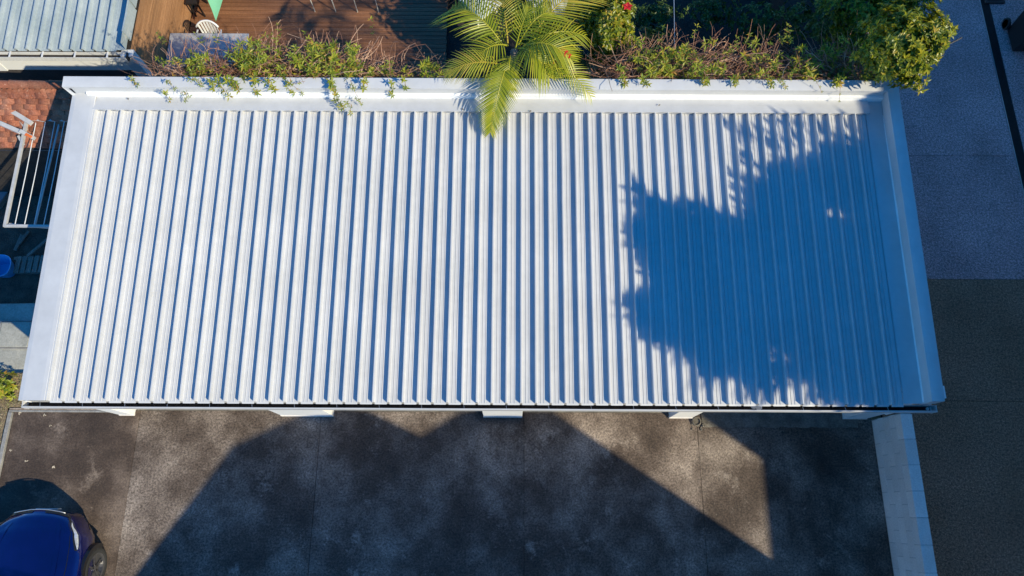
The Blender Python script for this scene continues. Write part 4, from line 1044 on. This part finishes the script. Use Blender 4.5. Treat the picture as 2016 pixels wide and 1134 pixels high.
# ================================================================== CAR
random.seed(41)
CXc = -7.02; CYf = -1.46; CL = 4.4
car = thing('parked_car', (CXc, CYf-2.2, 0), 'dark blue sports hatchback parked nose-in at the lower left', 'car')
def lin(t, ks):
    for (a, va), (b_, vb) in zip(ks, ks[1:]):
        if t <= b_:
            u = (t-a)/(b_-a) if b_ > a else 0; u = max(0, u); u = u*u*(3-2*u); return va+(vb-va)*u
    return ks[-1][1]
def hw(v): return lin(v, [(0, .50), (.10, .66), (.25, .775), (.50, .845), (.95, .89), (2.5, .90), (3.8, .88), (4.25, .80), (4.4, .70)])
def top(v): return lin(v, [(0, .62), (.12, .70), (.35, .775), (1.1, .90), (1.35, .93), (2.0, 1.36), (2.7, 1.44), (3.5, 1.36), (4.1, 1.02), (4.4, .90)])
def sh(v): return lin(v, [(0, .56), (.2, .66), (.5, .73), (1.3, .84), (2.5, .90), (3.8, .93), (4.4, .82)])
def bot(v): return lin(v, [(0, .22), (.3, .20), (4.4, .24)])
def sect(v):
    w = hw(v); zt = top(v); zs2 = sh(v); zb = bot(v)
    cab = max(0, min(1, (zt-1.0)/.36)); wc = w*(.80-.12*cab)
    return [(0, zt), (wc*.45, zt-.006), (wc*.78, zt-.022-.03*cab), (wc, zt-.06*(1+cab) if cab > .05 else zs2+.04), (w*.90, zs2+.018), (w*.965, zs2-.03), (w, zs2-.15), (w*.995, zs2-.30), (w*.97, (zb+zs2)/2-.12), (w*.93, zb+.03), (w*.86, zb)]
vs = [0, .03, .07, .12, .18, .25, .35, .5, .7, .95, 1.2, 1.35, 1.55, 1.8, 2.1, 2.7, 3.2, 3.6, 4.0, 4.25, 4.4]
def yoff(v, x): return CYf-v-(.0 if v > 1.0 else 0)-.34*(abs(x)/.9)**2.2*max(0, 1-v/.9)
NS = 11
def cp(v, s, off=0.0, side=1):
    """point on body at station v, profile parameter s 0..1"""
    pf_ = sect(v); k = s*(len(pf_)-1); i = min(int(k), len(pf_)-2); u = k-i
    x = pf_[i][0]+(pf_[i+1][0]-pf_[i][0])*u; z = pf_[i][1]+(pf_[i+1][1]-pf_[i][1])*u
    p = Vector((CXc+side*x, yoff(v, x), z))
    if off:
        a = Vector((x, v, z)); e = 1e-2
        p1 = cp(min(v+.02, 4.4), s, 0, side); p2 = cp(v, min(s+.02, 1), 0, side)
        n = (p1-p).cross(p2-p); 
        if n.length > 1e-9:
            n.normalize(); n = n if n.dot(Vector((side*x*1.2, 0 if v > .3 else .6, .6))) > 0 else -n; p = p+n*off
    return p
q = MB(); SS = [i/30 for i in range(31)]
for side in (-1, 1):
    q.grid([[cp(v, s, 0, side) for s in SS] for v in vs])
q.face([0]) if False else None
# nose and tail closing
for side in (-1, 1):
    for v in (0, 4.4):
        pts = [cp(v, s, 0, side) for s in SS]; base = len(q.v); q.v += [tuple(p_) for p_ in pts]; cc = q.vert((CXc, pts[0].y, .3))
        for i in range(30): q.face((base+i, base+i+1, cc))
body = shade_auto(q.build('body', MT['carpaint'], car), 50)
def patch(name, v0, v1, s0, s1, off, m, side, nv=8, ns=8, fn=None, par=car):
    q = MB(); rows_ = []
    for i in range(nv+1):
        row = []
        for j in range(ns+1):
            v = v0+(v1-v0)*i/nv; s = s0+(s1-s0)*j/ns
            if fn: v, s = fn(i/nv, j/ns)
            row.append(cp(v, s, off, side))
        rows_.append(row)
    q.grid(rows_); o = q.build(name, m, par, smooth=True); return o
for side in (-1, 1):
    # headlight: swept back lens on the corner, with dark surround
    patch('headlight_housing', 0, 0, 0, 0, .006, MT['carblack'], side, fn=lambda u, w: (.05+.46*u, .30+.02*u+.11*w*(1.15-.75*(2*u-1)**2)+.05*u*u))
    hl = patch('headlight', 0, 0, 0, 0, .014, MT['lens'], side, fn=lambda u, w: (.10+.38*u, .335+.02*u+.062*w*(1.1-.85*(2*u-1)**2)+.05*u*u))
    patch('bonnet_seam', 0, 0, 0, 0, .004, MT['carblack'], side, nv=20, ns=1, fn=lambda u, w: (.10+1.05*u, .285+.006*w-.0*u))
    patch('bonnet_crease', 0, 0, 0, 0, .006, MT['carpaint'], side, nv=16, ns=3, fn=lambda u, w: (.16+1.0*u, .15+.03*w+.03*u))
    patch('fog_lamp_recess', 0, 0, 0, 0, .006, MT['carblack'], side, fn=lambda u, w: (.02+.14*u, .70+.14*w))
    patch('side_window', 0, 0, 0, 0, .006, MT['glass'], side, fn=lambda u, w: (1.75+1.5*u, .30+.055*w))
    # wheel arches and wheels
    for wv, nm in ((.88, 'front'), (3.42, 'rear')):
        xw = CXc+side*(hw(wv)-.005); yw = yoff(wv, hw(wv)); zw = .33
        q = MB(); n = 18; rows_ = []
        for r_ in (.30, .375):
            rows_.append([(xw+side*.012, yw+r_*math.cos(math.pi*(-.08+1.16*i/n)), zw+r_*math.sin(math.pi*(-.08+1.16*i/n))) for i in range(n+1)])
        q.grid(rows_); q.grid([[(x-side*.2, y, z) for x, y, z in rows_[1]], [(x+side*.0, y, z) for x, y, z in rows_[1]]]); q.build('wheel_arch', MT['carblack'], car)
        Rw = Matrix.Rotation(RAD(90)*side, 3, 'Y')
        wh = bpy.data.objects.new('wheel', None); COL.objects.link(wh); wh.parent = car; wh.location = Vector((xw, yw, zw))-org(car)
        q = MB(); q.lathe([(.215, -.10), (.29, -.105), (.325, -.085), (.33, -.03), (.33, .03), (.325, .085), (.29, .105), (.235, .10), (.225, .05), (.225, -.02)], (xw-side*.085, yw, zw), 28, Rw); o = q.build('tyre', MT['tyre'], wh, smooth=True)
        q = MB(); q.lathe([(.0, .02), (.21, .02), (.21, .03), (.0, .03)], (xw-side*.085, yw, zw), 20, Rw); q.build('brake_disc', MT['carblack'], wh)
        q = MB(); q.lathe([(.05, .055), (.05, .075), (.02, .08)], (xw-side*.085, yw, zw), 14, Rw)
        q.lathe([(.205, .05), (.205, .085), (.232, .095), (.232, .04)], (xw-side*.085, yw, zw), 28, Rw)
        for k in range(5):
            for dl_ in (-.13, .13):
                a = k*1.2566+.3; c_ = Vector((xw-side*.015, yw, zw))
                A_ = c_+Vector((0, math.cos(a)*.035, math.sin(a)*.035)); B_ = c_+Vector((0, math.cos(a+dl_)*.215, math.sin(a+dl_)*.215))
                q.bar(A_, B_, .015, .022)
        q.build('rim', MT['rim'], wh)
    q = MB(); p = cp(1.5, .45, 0, side); q.lathe([(.02, -.06), (.09, -.03), (.10, .03), (.05, .07)], (p.x+side*.12, p.y, .98), 12, Matrix.Rotation(RAD(90), 3, 'X')); q.build('mirror', MT['carpaint'], car, smooth=True)
patch('windscreen', 0, 0, 0, 0, .006, MT['glass'], 1, fn=lambda u, w: (1.42+.5*u, .0+.24*w)); patch('windscreen', 0, 0, 0, 0, .006, MT['glass'], -1, fn=lambda u, w: (1.42+.5*u, .0+.24*w))
patch('grille', 0, 0, 0, 0, .01, MT['carblack'], 1, fn=lambda u, w: (.0+.05*u, .05+.34*w)); patch('grille', 0, 0, 0, 0, .01, MT['carblack'], -1, fn=lambda u, w: (.0+.05*u, .05+.34*w))
q = MB(); pts = [cp(0.0, s, .02, -1) for s in (.30, .2, .08)]+[cp(0.0, s, .02, 1) for s in (0.0, .08, .2, .30)]; q.tube(pts, .008, 6); q.build('chrome_strip', MT['galv'], car, smooth=True)
q = MB(); a0 = cp(0, .02); q.box(CXc-.18, CXc+.18, a0.y+.005, a0.y+.02, .36, .46); q.build('number_plate', MT['plastic'], car)

# a few fallen leaves on the roof flashing
random.seed(77)
for (px, py, lab) in ((252, 192, 'small brown leaf on the rear flashing near the left corner'), (910, 213, 'tiny brown leaf on the rear flashing left of the palm frond'), (1047, 218, 'curled brown leaf on the rear flashing right of the palm frond'), (1300, 205, 'tiny dry leaf on the rear flashing above the middle ribs')):
    p = P(px, py, 2.86); q = MB(); q.leaf(p, Vector((random.gauss(0, 1), random.gauss(0, 1), .05)), Vector((0, 0, 1)), .05, .025, .2, .05); tag(q.build('fallen_leaf', MT['bark']), lab, 'leaf')
